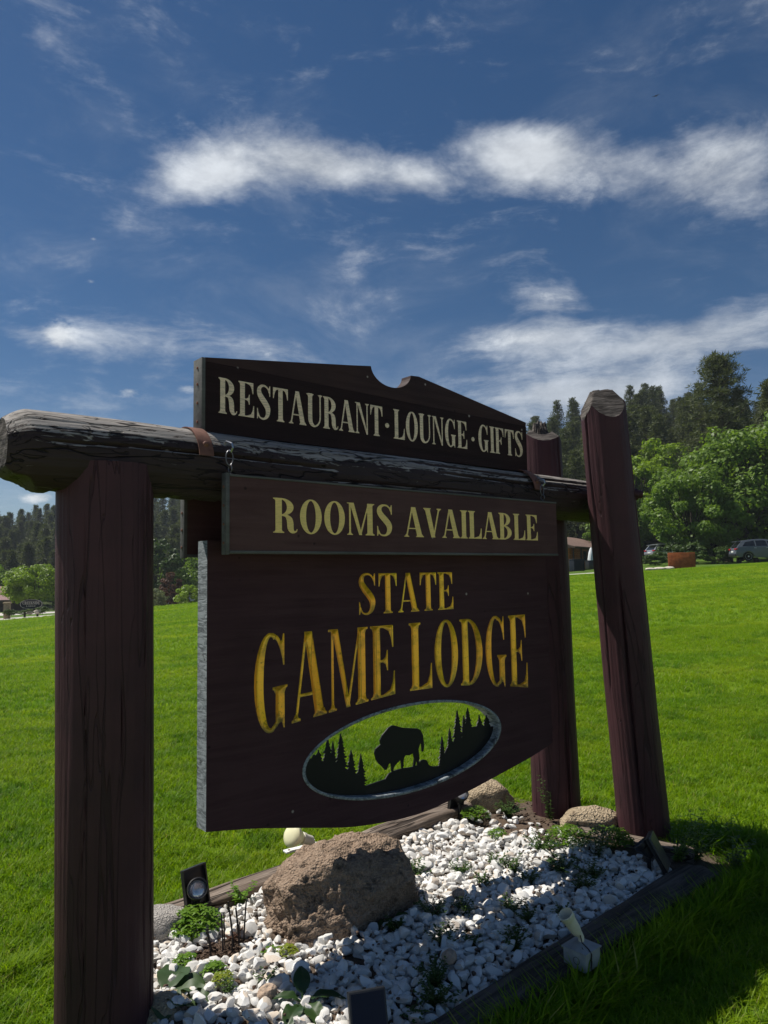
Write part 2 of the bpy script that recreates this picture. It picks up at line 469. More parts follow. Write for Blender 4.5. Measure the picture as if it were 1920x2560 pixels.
def f_grass(b):
    geo = b.n('ShaderNodeNewGeometry')
    r = b.m('FRACT', b.m('ADD', geo.outputs['Random Per Island'], orand(b)))
    c = geo.outputs['Position']
    col = b.mix(r, (0.110, 0.225, 0.003), (0.255, 0.375, 0.006))
    n1 = b.noise(b.scalev(c, (0.6, 1.0, 1.0)), 0.42, 4, 0.65)
    n2 = b.noise(c, 1.9, 5, 0.7)
    n3 = b.noise(b.scalev(c, (0.25, 1.3, 1)), 0.55, 3, 0.55)
    col = b.mix(b.m('MULTIPLY', b.sstep(n1, 0.46, 0.64), 0.75), col, (0.320, 0.410, 0.022))
    col = b.mix(b.m('MULTIPLY', b.sstep(n2, 0.50, 0.62), 0.70), col, (0.070, 0.175, 0.005))
    col = b.mix(b.m('MULTIPLY', b.sstep(n3, 0.50, 0.60), 0.50), col, (0.085, 0.215, 0.008))
    col = b.mix(b.m('MULTIPLY', b.m('GREATER_THAN', r, 0.965), 0.7), col, (0.34, 0.30, 0.12))
    p = pbsdf(b, col, 0.5, None, 0, 0.18)
    t = b.n('ShaderNodeBsdfTranslucent', {'Color': b.mix(1.0, col, (1.25, 1.25, 0.5), 'MULTIPLY')}).outputs[0]
    return b.n('ShaderNodeMixShader', {0: 0.5, 1: p, 2: t}).outputs[0]


def f_lawn(b):
    geo = b.n('ShaderNodeNewGeometry')
    c = geo.outputs['Position']
    n1 = b.noise(c, 0.35, 4, 0.6)
    n2 = b.noise(c, 2.5, 5, 0.65)
    n3 = b.noise(c, 38, 4, 0.75)
    n4 = b.noise(b.scalev(c, (0.35, 1.1, 1)), 0.5, 3, 0.5)
    col = b.mix(b.lin(n3, 0.3, 0.7), (0.090, 0.180, 0.005), (0.195, 0.315, 0.010))
    col = b.mix(b.m('MULTIPLY', b.sstep(n2, 0.5, 0.7), 0.30), col, (0.125, 0.225, 0.006))
    col = b.mix(b.m('MULTIPLY', b.sstep(n1, 0.5, 0.72), 0.35), col, (0.23, 0.31, 0.012))
    col = b.mix(b.m('MULTIPLY', b.sstep(n4, 0.52, 0.66), 0.35), col, (0.115, 0.215, 0.006))
    return pbsdf(b, col, 0.8, b.bump(n3, 0.9, 0.05), 0, 0.15)


material('lawn turf', f_lawn)
material('mown grass', f_grass)
plain('bounce gravel', (0.36, 0.34, 0.31), 0.9, 0, 0.2, 0.2, 6.0, 0.3)


def f_hill(b):
    geo = b.n('ShaderNodeNewGeometry')
    n = b.noise(geo.outputs['Position'], 0.5, 5, 0.65)
    n2 = b.noise(geo.outputs['Position'], 0.08, 3, 0.5)
    col = b.mix(b.lin(n, 0.3, 0.7), (0.025, 0.040, 0.012), (0.07, 0.10, 0.025))
    col = b.mix(b.m('MULTIPLY', b.sstep(n2, 0.5, 0.65), 0.5), col, (0.07, 0.065, 0.035))
    return pbsdf(b, col, 0.95, b.bump(n, 1.0, 0.5), 0, 0.05)


material('forest floor', f_hill)
plain('rough meadow', (0.075, 0.13, 0.018), 0.9, 0, 0.1, 0.4, 1.2, 0.8)
plain('pavement concrete', (0.50, 0.47, 0.43), 0.85, 0, 0.2, 0.10, 3.0, 0.2)
plain('tree bark', (0.060, 0.046, 0.036), 0.95, 0, 0.1, 0.4, 9.0, 0.8)
plain('roof shingle', (0.30, 0.19, 0.18), 0.85, 0, 0.2, 0.2, 4.0, 0.4)
plain('brown wall', (0.090, 0.052, 0.040), 0.8, 0, 0.2, 0.2, 3.0, 0.3)
plain('orange log wall', (0.40, 0.135, 0.05), 0.7, 0, 0.3, 0.25, 3.0, 0.4)
plain('dark brown trim', (0.060, 0.032, 0.022), 0.7)
plain('grey brown shingle', (0.155, 0.105, 0.085), 0.9, 0, 0.2, 0.25, 3.5, 0.5)
plain('corten steel', (0.30, 0.085, 0.028), 0.85, 0, 0.2, 0.35, 5.0, 0.3)
plain('dark window glass', (0.012, 0.014, 0.018), 0.06, 0, 0.7, 0.05, 2, 0.0)
plain("grey car paint", (0.095, 0.108, 0.135), 0.4, 0.0, 0.4, 0.02, 5, 0.0, 0.4)
plain('white car paint', (0.74, 0.76, 0.78), 0.3, 0.0, 0.5, 0.02, 5, 0.0, 1.0)
plain('silver car paint', (0.45, 0.47, 0.50), 0.3, 0.6, 0.5, 0.02, 5, 0.0, 1.0)
plain('black car paint', (0.02, 0.02, 0.022), 0.3, 0.0, 0.5, 0.02, 5, 0.0, 1.0)
plain('tyre rubber', (0.014, 0.014, 0.014), 0.85, 0, 0.2)
plain('alloy wheel', (0.55, 0.56, 0.58), 0.3, 0.8, 0.5)
plain('red tail lamp', (0.45, 0.02, 0.03), 0.2, 0, 0.6)
plain('blue grey plastic', (0.010, 0.015, 0.024), 0.7, 0, 0.2)
plain('white canvas', (0.74, 0.75, 0.76), 0.9, 0, 0.2, 0.08, 3, 0.4)
plain('pale field stone', (0.56, 0.50, 0.42), 0.9, 0, 0.2, 0.25, 9, 0.6)
plain('purple black sign', (0.022, 0.018, 0.026), 0.5)
plain('pale pink paint', (0.62, 0.52, 0.46), 0.6)
plain('bird feather', (0.03, 0.03, 0.035), 0.8)


# ------------------------------------------------------------------ object helpers
def tag(o, label=None, cat=None, group=None, kind=None):
    if label: o['label'] = label
    if cat: o['category'] = cat
    if group: o['group'] = group
    if kind: o['kind'] = kind
    return o


def empty(name, loc=(0, 0, 0), rz=0.0, parent=None):
    o = bpy.data.objects.new(name, None)
    C.objects.link(o)
    o.empty_display_size = 0.1
    o.location = loc
    o.rotation_euler = (0, 0, rz)
    if parent: o.parent = parent
    return o


def mesh_np(name, V, F, mats, smooth=False, fm=None):
    """mesh from arrays; F is a list of faces or an (n,k) array"""
    me = bpy.data.meshes.new(name)
    V = np.asarray(V, dtype=np.float32).reshape(-1, 3)
    if isinstance(F, np.ndarray) and F.ndim == 2:
        n, k = F.shape
        me.vertices.add(len(V))
        me.vertices.foreach_set('co', V.ravel())
        me.loops.add(n * k)
        me.loops.foreach_set('vertex_index', F.astype(np.int32).ravel())
        me.polygons.add(n)
        me.polygons.foreach_set('loop_start', np.arange(0, n * k, k, dtype=np.int32))
        if fm is not None:
            me.polygons.foreach_set('material_index', np.asarray(fm, dtype=np.int32))
        me.update(calc_edges=True)
    else:
        me.from_pydata([tuple(map(float, v)) for v in V], [], [list(map(int, f)) for f in F])
        if fm is not None:
            me.polygons.foreach_set('material_index', np.asarray(fm, dtype=np.int32))
        me.update()
    for m in (mats if isinstance(mats, (list, tuple)) else [mats]):
        me.materials.append(MATS[m])
    if smooth:
        me.polygons.foreach_set('use_smooth', np.ones(len(me.polygons), dtype=bool))
    return me


def obj(name, me, parent=None, loc=None, rz=None):
    o = bpy.data.objects.new(name, me)
    C.objects.link(o)
    if parent: o.parent = parent
    if loc is not None: o.location = loc
    if rz is not None: o.rotation_euler = (0, 0, rz)
    return o


class MB:
    """collects simple solids into one mesh"""
    def __init__(s):
        s.V, s.F, s.S = [], [], []

    def add(s, V, F, smooth=False):
        o = len(s.V)
        s.V += [tuple(v) for v in V]
        s.F += [[i + o for i in f] for f in F]
        s.S += [smooth] * len(F)

    def box(s, lo, hi, M=None):
        x0, y0, z0 = lo; x1, y1, z1 = hi
        V = [(x0, y0, z0), (x1, y0, z0), (x1, y1, z0), (x0, y1, z0), (x0, y0, z1), (x1, y0, z1), (x1, y1, z1), (x0, y1, z1)]
        if M is not None: V = [tuple(M @ Vector(v)) for v in V]
        s.add(V, [(0, 3, 2, 1), (4, 5, 6, 7), (0, 1, 5, 4), (1, 2, 6, 5), (2, 3, 7, 6), (3, 0, 4, 7)])

    def bbox(s, lo, hi, bev=0.004, M=None):
        """box with its edges bevelled"""
        bm = bmesh.new()
        bmesh.ops.create_cube(bm, size=1.0)
        for v in bm.verts:
            v.co = Vector([lo[i] if v.co[i] < 0 else hi[i] for i in range(3)])
        bmesh.ops.bevel(bm, geom=bm.edges[:], offset=bev, segments=2, affect='EDGES', profile=0.5)
        if M is not None: bm.transform(M)
        bm.verts.index_update()
        s.add([tuple(v.co) for v in bm.verts], [[v.index for v in f.verts] for f in bm.faces])
        bm.free()

    def tube(s, pts, rad, seg=10, cap=True):
        pts = [Vector(p) for p in pts]
        rad = rad if isinstance(rad, (list, tuple)) else [rad] * len(pts)
        V, F = [], []
        prev = None
        for i, p in enumerate(pts):
            d = (pts[min(i + 1, len(pts) - 1)] - pts[max(i - 1, 0)]).normalized()
            if prev is None:
                a = d.orthogonal().normalized()
            else:
                a = (prev - d * prev.dot(d)).normalized()
            prev = a
            bb = d.cross(a)
            for k in range(seg):
                t = 2 * math.pi * k / seg
                V.append(p + (a * math.cos(t) + bb * math.sin(t)) * rad[i])
        for i in range(len(pts) - 1):
            for k in range(seg):
                F.append((i * seg + k, i * seg + (k + 1) % seg, (i + 1) * seg + (k + 1) % seg, (i + 1) * seg + k))
        if cap:
            F.append(tuple(range(seg))[::-1])
            F.append(tuple(range((len(pts) - 1) * seg, len(pts) * seg)))
        s.add(V, F, True)

    def lathe(s, prof, M=None, seg=20):
        """profile of (r, z) turned about z"""
        V, F = [], []
        for r, z in prof:
            for k in range(seg):
                t = 2 * math.pi * k / seg
                V.append(Vector((r * math.cos(t), r * math.sin(t), z)))
        for i in range(len(prof) - 1):
            for k in range(seg):
                F.append((i * seg + k, i * seg + (k + 1) % seg, (i + 1) * seg + (k + 1) % seg, (i + 1) * seg + k))
        F.append(tuple(range(seg))[::-1])
        F.append(tuple(range((len(prof) - 1) * seg, len(prof) * seg)))
        if M is not None: V = [M @ v for v in V]
        s.add(V, F, True)

    def mesh(s, name, mat):
        me = mesh_np(name, s.V, s.F, mat)
        me.polygons.foreach_set('use_smooth', np.array(s.S, dtype=bool))
        try:
            me.set_sharp_from_angle(angle=R(38))
        except Exception:
            pass
        return me

    def build(s, name, mat, parent=None, loc=None, rz=None):
        return obj(name, s.mesh(name, mat), parent, loc, rz)


def copy_tree(o, parent=None):
    c = o.copy()
    C.objects.link(c)
    if parent: c.parent = parent
    for ch in [k for k in bpy.data.objects if k.parent == o]:
        copy_tree(ch, c)
    return c


# ------------------------------------------------------------------ the sign's own frame: x along the boards, -y towards the viewer
TH = 0.862110663
OX, OY = -0.7467926, 2.7687273
FR = math.pi / 2 - TH
_ux, _uy = math.sin(TH), math.cos(TH)


def W(s, n, z=0.0):
    return Vector((OX + s * _ux + n * _uy, OY + s * _uy - n * _ux, z))


def to_sn(x, y):
    dx, dy = x - OX, y - OY
    return dx * _ux + dy * _uy, dx * _uy - dy * _ux


# ------------------------------------------------------------------ terrain
T_ = np.array([-1.2, -.7, -.53, -.28, .0, .26, .37, .50, .7, 1.2])
EZ = np.array([-1.6, -1.35, -1.05, -.15, .75, 1.27, 1.48, 1.85, 2.3, 2.8])
SL = np.array([-.036, -.036, -.036, -.045, -.006, .012, .040, .013, .015, .015])
H0 = np.array([150, 150, 150, 140, 112, 88, 84, 80, 78, 78.])
HS = np.array([.20, .20, .20, .24, .25, .31, .31, .31, .31, .31])
H1 = np.array([280, 280, 280, 280, 220, 170, 165, 160, 155, 155.])
LE = np.array([48, 48, 48, 47, 48, 50, 50, 51, 52, 55.])


def terrain(x, y):
    x = np.asarray(x, float); y = np.asarray(y, float)
    d = np.hypot(x, y)
    t = np.where(y > 0.05, x / np.maximum(y, 0.05), np.sign(x) * 9)
    t = np.clip(t, -1.2, 1.2)
    e = np.interp(t, T_, EZ); le = np.interp(t, T_, LE)
    g = np.clip((y - 5) / (le - 5), 0, 1)
    g = g * g * (3 - 2 * g) * 0.55 + g * 0.45
    z = e * g
    z = z + np.interp(t, T_, SL) * np.maximum(y - le, 0)
    h0 = np.interp(t, T_, H0)
    z = z + np.interp(t, T_, HS) * np.maximum(np.minimum(y, np.interp(t, T_, H1)) - h0, 0)
    return z


def tz(x, y):
    return float(terrain(x, y))


def lawn_end(t):
    return float(np.interp(t, T_, LE))


# lawn: fan of rings that grow with distance, and a disc behind the viewer
def fan(name, ys, ts, mat, dz=0.0, rough=0.0):
    V = []
    for y in ys:
        for t in ts:
            yy = y(t) if callable(y) else y
            x = t * yy
            V.append((x, yy, tz(x, yy) + dz + (rough * (mnoise.noise(Vector((x * .25, yy * .25, 3))) + .5 * mnoise.noise(Vector((x * .7, yy * .7, 9)))) if rough else 0)))
    n = len(ts)
    F = np.array([(i * n + k, i * n + k + 1, (i + 1) * n + k + 1, (i + 1) * n + k) for i in range(len(ys) - 1) for k in range(n - 1)])
    return mesh_np(name, V, F, mat, True)


ts = np.linspace(-1.2, 1.2, 121)
fr = np.linspace(0, 1, 70) ** 2.0
me = fan('lawn', [(lambda t, f=f: 1.2 + f * (lawn_end(t) - 1.2)) for f in fr], ts, 'lawn turf')
lawn = tag(obj('lawn', me), kind='structure')
me = mesh_np('lawn_apron', [(-30, -1.0, -0.004), (30, -1.0, -0.004), (30, 1.2, -0.004), (1.44, 1.2, -0.004), (-1.44, 1.2, -0.004), (-30, 1.2, -0.004)], [[0, 1, 2, 3, 4, 5]], 'lawn turf')
tag(obj('roadside', mesh_np('roadside', [(-40, -40, -0.03), (40, -40, -0.03), (40, -1.0, -0.03), (-40, -1.0, -0.03)], [[0, 1, 2, 3]], 'bounce gravel')), kind='structure')  # unseen gravel added behind the viewer to bounce neutral light onto the boards
tag(obj('near_lawn', me), kind='structure')
# ground beyond the lawn, up the wooded hills
ys = [(lambda t, f=f: lawn_end(t) - 1.5 + f * 420) for f in np.linspace(0, 1, 90) ** 1.6]
hill = tag(obj('wooded_hill_ground', fan('hill', ys, np.linspace(-1.2, 1.2, 97), 'forest floor', -0.45, 0.25)), kind='structure')


def strip(name, t0, t1, y0, y1, mat, dz=0.05, n=24, m=4, sink=False):
    """ground strip between two lines of distance, draped on the terrain"""
    V = []
    for i in range(m + 1):
        for k in range(n + 1):
            t = t0 + (t1 - t0) * k / n
            y = y0(t) + (y1(t) - y0(t)) * i / m
            V.append((t * y, y, tz(t * y, y) + (dz if i or not sink else -.12)))
    F = np.array([(i * (n + 1) + k, i * (n + 1) + k + 1, (i + 1) * (n + 1) + k + 1, (i + 1) * (n + 1) + k) for i in range(m) for k in range(n)])
    return tag(obj(name, mesh_np(name, V, F, mat, True)), kind='structure')


strip('footpath', -.75, -.36, lambda t: lawn_end(t) - .6, lambda t: lawn_end(t) + 8, 'pavement concrete', 0.0, sink=True)
strip('verge', -.75, -.36, lambda t: lawn_end(t) + 8, lambda t: lawn_end(t) + 26, 'rough meadow', -0.004)
strip('far_lawn', -.36, .20, lambda t: lawn_end(t) - .6, lambda t: lawn_end(t) + 26, 'rough meadow', -0.02, 40, sink=True)
strip('road', -.75, -.12, lambda t: lawn_end(t) + 26, lambda t: lawn_end(t) + 60, 'pavement concrete', 0.0)
strip('meadow', -.75, .10, lambda t: lawn_end(t) + 60, lambda t: lawn_end(t) + 96, 'rough meadow', 0.004)
strip('parking_bank', .20, .75, lambda t: lawn_end(t) - .6, lambda t: lawn_end(t) + 32, 'rough meadow', 0.0, 40, 8, sink=True)
strip('drive', .22, .345, lambda t: lawn_end(t) + .4, lambda t: lawn_end(t) + 2.6, 'pavement concrete', 0.06)


# ------------------------------------------------------------------ flat outlines as signed distance fields
def sd_poly(P, X, Y):
    P = np.asarray(P, float)
    d = np.full(X.shape, 1e9); sg = np.ones(X.shape)
    n = len(P)
    for i in range(n):
        ax, ay = P[i]; bx, by = P[i - 1]
        ex, ey = bx - ax, by - ay
        wx, wy = X - ax, Y - ay
        h = np.clip((wx * ex + wy * ey) / max(ex * ex + ey * ey, 1e-12), 0, 1)
        d = np.minimum(d, (wx - ex * h) ** 2 + (wy - ey * h) ** 2)
        c1 = Y >= ay; c2 = Y < by; c3 = ex * wy > ey * wx
        sg = np.where((c1 & c2 & c3) | (~c1 & ~c2 & ~c3), -sg, sg)
    return sg * np.sqrt(d)


def sd_ell(cx, cy, rx, ry, X, Y):
    k0 = np.hypot((X - cx) / rx, (Y - cy) / ry)
    k1 = np.hypot((X - cx) / rx ** 2, (Y - cy) / ry ** 2)
    return k0 * (k0 - 1) / np.maximum(k1, 1e-6)


def smooth_path(P, n=6):
    P = np.asarray(P, float)
    Q = np.vstack([2 * P[0] - P[1], P, 2 * P[-1] - P[-2]])
    out = []
    for i in range(1, len(Q) - 2):
        p0, p1, p2, p3 = Q[i - 1:i + 3]
        for k in range(n):
            t = k / n
            out.append(.5 * (2 * p1 + (p2 - p0) * t + (2 * p0 - 5 * p1 + 4 * p2 - p3) * t * t + (3 * p1 - p0 - 3 * p2 + p3) * t ** 3))
    out.append(P[-1])
    return np.array(out)


def sd_stroke(P, X, Y, smooth=True):
    if smooth: P = smooth_path(P)
    d = np.full(X.shape, 1e9)
    for (ax, ay, ar), (bx, by, br) in zip(P[:-1], P[1:]):
        ex, ey = bx - ax, by - ay
        h = np.clip(((X - ax) * ex + (Y - ay) * ey) / max(ex * ex + ey * ey, 1e-12), 0, 1)
        d = np.minimum(d, np.hypot(X - ax - ex * h, Y - ay - ey * h) - (ar + (br - ar) * h))
    return d


def contours(F, xs, ys):
    """marching squares at 0 -> closed loops"""
    H, Wd = F.shape
    ins = F < 0
    seg = {}

    def pt(kind, i, j):
        if kind == 'h':
            a, c = F[i, j], F[i, j + 1]; t = a / (a - c)
            return (xs[j] + (xs[j + 1] - xs[j]) * t, ys[i])
        a, c = F[i, j], F[i + 1, j]; t = a / (a - c)
        return (xs[j], ys[i] + (ys[i + 1] - ys[i]) * t)
    mixd = (ins[:-1, :-1].astype(int) + ins[1:, :-1] + ins[:-1, 1:] + ins[1:, 1:])
    for i, j in zip(*np.where((mixd > 0) & (mixd < 4))):
        a, b_, c, d = ins[i, j], ins[i, j + 1], ins[i + 1, j + 1], ins[i + 1, j]
        B, Rr, T, L = ('h', i, j), ('v', i, j + 1), ('h', i + 1, j), ('v', i, j)
        code = a + 2 * b_ + 4 * c + 8 * d
        tab = {1: [(L, B)], 2: [(B, Rr)], 3: [(L, Rr)], 4: [(Rr, T)], 5: [(L, T), (Rr, B)], 6: [(B, T)], 7: [(L, T)], 8: [(T, L)], 9: [(T, B)], 10: [(B, L), (T, Rr)], 11: [(T, Rr)], 12: [(Rr, L)], 13: [(Rr, B)], 14: [(B, L)]}
        for p, q in tab[code]:
            seg[p] = q
    loops = []
    while seg:
        k0 = next(iter(seg)); k = k0; L = []
        while k in seg:
            L.append(pt(*k)); k = seg.pop(k)
        if len(L) > 5: loops.append(np.array(L))
    return loops


def simplify(L, eps):
    """Douglas-Peucker on a closed loop"""
    def dp(P):
        keep = [0, len(P) - 1]; st = [(0, len(P) - 1)]
        while st:
            a, c = st.pop()
            if c - a < 2: continue
            e = P[c] - P[a]; ln = np.hypot(*e)
            q = P[a + 1:c] - P[a]
            d = np.abs(q[:, 0] * e[1] - q[:, 1] * e[0]) / ln if ln > 1e-9 else np.hypot(q[:, 0], q[:, 1])
            m = int(np.argmax(d))
            if d[m] > eps:
                m += a + 1; keep.append(m); st += [(a, m), (m, c)]
        return sorted(keep)
    far = int(np.argmax(np.hypot(*(L - L[0]).T)))
    A, Bp = L[:far + 1], np.vstack([L[far:], L[:1]])
    ia, ib = dp(A), dp(Bp)
    return np.vstack([A[ia][:-1], Bp[ib][:-1]])


def inside(loops, P):
    c = np.zeros(len(P), bool)
    for L in loops:
        x0, y0 = L[:, 0], L[:, 1]; x1, y1 = np.roll(x0, -1), np.roll(y0, -1)
        for a, b_, cc, d in zip(x0, y0, x1, y1):
            if b_ == d: continue
            m = ((b_ > P[:, 1]) != (d > P[:, 1]))
            if m.any():
                c[m] ^= P[m, 0] < (cc - a) * (P[m, 1] - b_) / (d - b_) + a
    return c


def tri2d(loops, extra=None):
    vs, es = [], []
    for L in loops:
        o = len(vs); n = len(L)
        vs += [Vector((float(p[0]), float(p[1]))) for p in L]
        es += [(o + i, o + (i + 1) % n) for i in range(n)]
    if extra is not None and len(extra):
        vs += [Vector((float(p[0]), float(p[1]))) for p in extra]
    v, e, f = delaunay_2d_cdt(vs, es, [], 0, 1e-7)[:3]
    P = np.array([(q.x, q.y) for q in v]); T = np.array([list(t) for t in f if len(t) == 3])
    cen = P[T].mean(axis=1)
    T = T[inside(loops, cen)]
    a, b_, c = P[T[:, 0]], P[T[:, 1]], P[T[:, 2]]
    area = (b_[:, 0] - a[:, 0]) * (c[:, 1] - a[:, 1]) - (b_[:, 1] - a[:, 1]) * (c[:, 0] - a[:, 0])
    T[area < 0] = T[area < 0][:, ::-1]
    return P, T[np.abs(area) > 1e-12]


def plate(loops, y0, y1, back=True, rim=None):
    """solid of an outline in the x-z plane between y0 (front, towards viewer) and y1; returns verts, tris, face group (0 face, 1 rim)"""
    P, T = tri2d(loops)
    n = len(P)
    V = [(p[0], y0, p[1]) for p in P]; F = [tuple(t) for t in T]; G = [0] * len(T)
    if back:
        V += [(p[0], y1, p[1]) for p in P]
        F += [tuple(t[::-1] + n) for t in T]; G += [0] * len(T)
    for L in loops:
        o = len(V); m = len(L)
        V += [(p[0], y0, p[1]) for p in L] + [(p[0], y1, p[1]) for p in L]
        for i in range(m):
            j = (i + 1) % m
            F.append((o + i, o + m + i, o + m + j, o + j)); G.append(1)
    return V, F, G


# ------------------------------------------------------------------ condensed roman capitals, drawn stroke by stroke (cap height 1)
TK, HL, SF = .150, .040, .040


def glyph(ch):
    """-> (width, list of functions of X, Y giving signed distance)"""
    S = []

    def poly(*p): S.append(lambda X, Y: sd_poly(p, X, Y))

    def rect(x0, y0, x1, y1): poly((x0, y0), (x1, y0), (x1, y1), (x0, y1))

    def stroke(*p, sm=True): S.append(lambda X, Y: sd_stroke(p, X, Y, sm))

    def serif(x0, x1, y, e=.055, l=True, r=True):
        d = 1 if y == 0 else -1
        a = x0 - (e if l else 0); c = x1 + (e if r else 0)
        rect(a, min(y, y + d * .030), c, max(y, y + d * .030))
        if l: poly((a, y + d * .028), (x0 + .01, y + d * .028), (x0 + .01, y + d * .085), (x0, y + d * .085), (x0 - e * .35, y + d * .042))
        if r: poly((c, y + d * .028), (x1 - .01, y + d * .028), (x1 - .01, y + d * .085), (x1, y + d * .085), (x1 + e * .35, y + d * .042))

    def stem(x, w=TK, top=True, bot=True, tl=True, tr=True, bl=True, br=True):
        rect(x, 0, x + w, 1)
        if top: serif(x, x + w, 1, l=tl, r=tr)
        if bot: serif(x, x + w, 0, l=bl, r=br)

    def ring(cx, cy, rx, ry, ix, iy, clip=None, iox=0.0):
        def f(X, Y):
            d = np.maximum(sd_ell(cx, cy, rx, ry, X, Y), -sd_ell(cx + iox, cy, ix, iy, X, Y))
            if clip is not None: d = np.maximum(d, clip(X, Y))
            return d
        S.append(f)

    def barb(x, y0, y1, run):
        """vertical serif at the end of an arm: tip at (x, y0), arm edge at y1"""
        s = 1 if y1 > y0 else -1
        sx = 1 if run > 0 else -1
        poly((x, y1), (x, y0), (x - sx * .022, y0), (x - sx * .05, y0 + (y1 - y0) * .45), (x - sx * .10, y0 + (y1 - y0) * .75), (x - run, y1 - s * .035), (x - run, y1))

    if ch == 'I':
        w = .30; stem(.075)
    elif ch in 'EF':
        w = .56; stem(.07, tr=False, br=(ch == 'F'))
        rect(.2, .965, .50, 1); barb(.50, .68, 1.0, .22)
        rect(.2, .485, .36, .52)
        poly((.36, .36), (.38, .36), (.38, .65), (.36, .65), (.335, .56), (.27, .52), (.27, .485), (.335, .45))
        if ch == 'E':
            w = .58; rect(.2, 0, .525, .035); barb(.525, .34, 0.0, .25)
    elif ch == 'L':
        w = .54; stem(.07, br=False)
        rect(.2, 0, .51, .035); barb(.51, .38, 0.0, .26)
    elif ch == 'T':
        w = .58; stem(.215, top=False)
        rect(.03, .965, .55, 1); barb(.55, .67, 1.0, .21); barb(.03, .67, 1.0, -.21)
    elif ch == 'R':
        w = .63; stem(.07, tr=False)
        ring(.20, .745, .305, .255, .145, .215, lambda X, Y: .205 - X)
        stroke((.24, .505, .020), (.33, .49, .035), (.40, .41, .068), (.425, .28, .076), (.43, .15, .072), (.465, .055, .055), (.525, .03, .030), (.575, .06, .016), (.59, .11, .010))
    elif ch == 'B':
        w = .60; stem(.07, tr=False, br=False)
        ring(.20, .755, .285, .245, .135, .208, lambda X, Y: .205 - X)
        ring(.20, .265, .335, .265, .175, .228, lambda X, Y: .205 - X)
    elif ch == 'D':
        w = .62; stem(.07, tr=False, br=False)
        ring(.20, .5, .375, .5, .215, .460, lambda X, Y: .205 - X)
    elif ch == 'O':
        w = .62; ring(.31, .5, .275, .515, .125, .470)
    elif ch in 'CG':
        w = .62
        ring(.31, .5, .275, .515, .125, .470, lambda X, Y: np.maximum(-sd_poly([(.335, 2), (.335, -1), (-1, -1), (-1, 2)], X, Y) * -1, -9) if False else sd_poly([(.36, 2), (.36, -1), (-1, -1), (-1, 2)], X, Y))
        stroke((.34, .985, .026), (.42, .945, .026), (.47, .87, .022), (.505, .76, .016), sm=True)
        poly((.535, 1.0), (.512, 1.0), (.495, .93), (.455, .90), (.49, .78), (.512, .66), (.535, .66))
        if ch == 'G':
            w = .645
            rect(.385, .06, .535, .43); serif(.385, .535, .445, .05) if False else rect(.335, .415, .585, .445)
            poly((.35, .42), (.39, .42), (.39, .36)); poly((.57, .42), (.53, .42), (.53, .36))
            stroke((.33, .018, .024), (.40, .055, .03), (.45, .13, .04))
            poly((.535, .10), (.535, -.01), (.515, -.01), (.49, .06), (.44, .12), (.44, .2))
        else:
            stroke((.34, .015, .026), (.43, .06, .026), (.50, .16, .020), (.535, .27, .012))
    elif ch == 'S':
        w = .56
        stroke((.455, .80, .012), (.42, .895, .018), (.35, .965, .024), (.26, .985, .030), (.165, .945, .045), (.115, .855, .062), (.125, .745, .076), (.20, .62, .088), (.31, .49, .092), (.395, .36, .085), (.415, .235, .072), (.385, .11, .055), (.31, .03, .034), (.225, .012, .026), (.135, .05, .020), (.085, .15, .014), (.06, .24, .010))
        poly((.49, 1.0), (.468, 1.0), (.452, .94), (.41, .90), (.45, .80), (.468, .69), (.49, .69))
        poly((.045, 0), (.067, 0), (.083, .06), (.125, .10), (.085, .20), (.067, .31), (.045, .31))
    elif ch == 'U':
        w = .62; serif(.07, .22, 1); serif(.50, .545, 1)
        stroke((.145, 1.0, .075), (.145, .6, .075), (.145, .28, .075), (.165, .14, .070), (.225, .055, .052), (.31, .018, .030), (.40, .05, .026), (.48, .14, .023), (.52, .28, .0225), (.5225, .6, .0225), (.5225, 1, .0225))
        S.append(None)
    elif ch == 'N':
        w = .64; rect(.085, 0, .130, 1); serif(.085, .130, 0); rect(.505, 0, .55, 1); serif(.505, .55, 1)
        poly((.03, 1), (.225, 1), (.55, 0), (.55, -.01), (.50, -.01), (.12, .97), (.085, .97), (.03, .972))
    elif ch == 'A':
        w = .64
        poly((.235, 1), (.375, 1), (.595, 0), (.430, 0)); poly((.245, .985), (.275, .90), (.105, 0), (.062, 0))
        rect(.14, .265, .50, .300); serif(.062, .108, 0, .055); serif(.430, .595, 0, .045)
    elif ch == 'V':
        w = .62
        poly((.045, 1), (.205, 1), (.385, .0), (.255, .0)); poly((.545, 1), (.502, 1), (.325, .10), (.355, .01))
        serif(.045, .205, 1, .042); serif(.502, .545, 1, .055)
    elif ch == 'M':
        w = .84; rect(.085, 0, .130, 1); serif(.085, .130, 0)
        poly((.03, 1), (.215, 1), (.445, 0), (.365, 0), (.11, .97), (.03, .97))
        poly((.655, 1), (.62, 1), (.385, .05), (.425, .02))
        rect(.60, 0, .75, 1); serif(.60, .75, 0); serif(.62, .75, 1, l=False)
    elif ch == 'K':
        w = .64; stem(.07)
        poly((.50, 1), (.545, 1), (.27, .50), (.215, .46), (.215, .52)); poly((.28, .60), (.395, .72), (.60, 0), (.44, 0))
        serif(.50, .545, 1); serif(.44, .60, 0, .04)
    elif ch == '.':
        w = .26; ring(.13, .40, .075, .080, .0001, .0001)
    else:
        w = .30
    return w, [f for f in S if f is not None]


_gc = {}


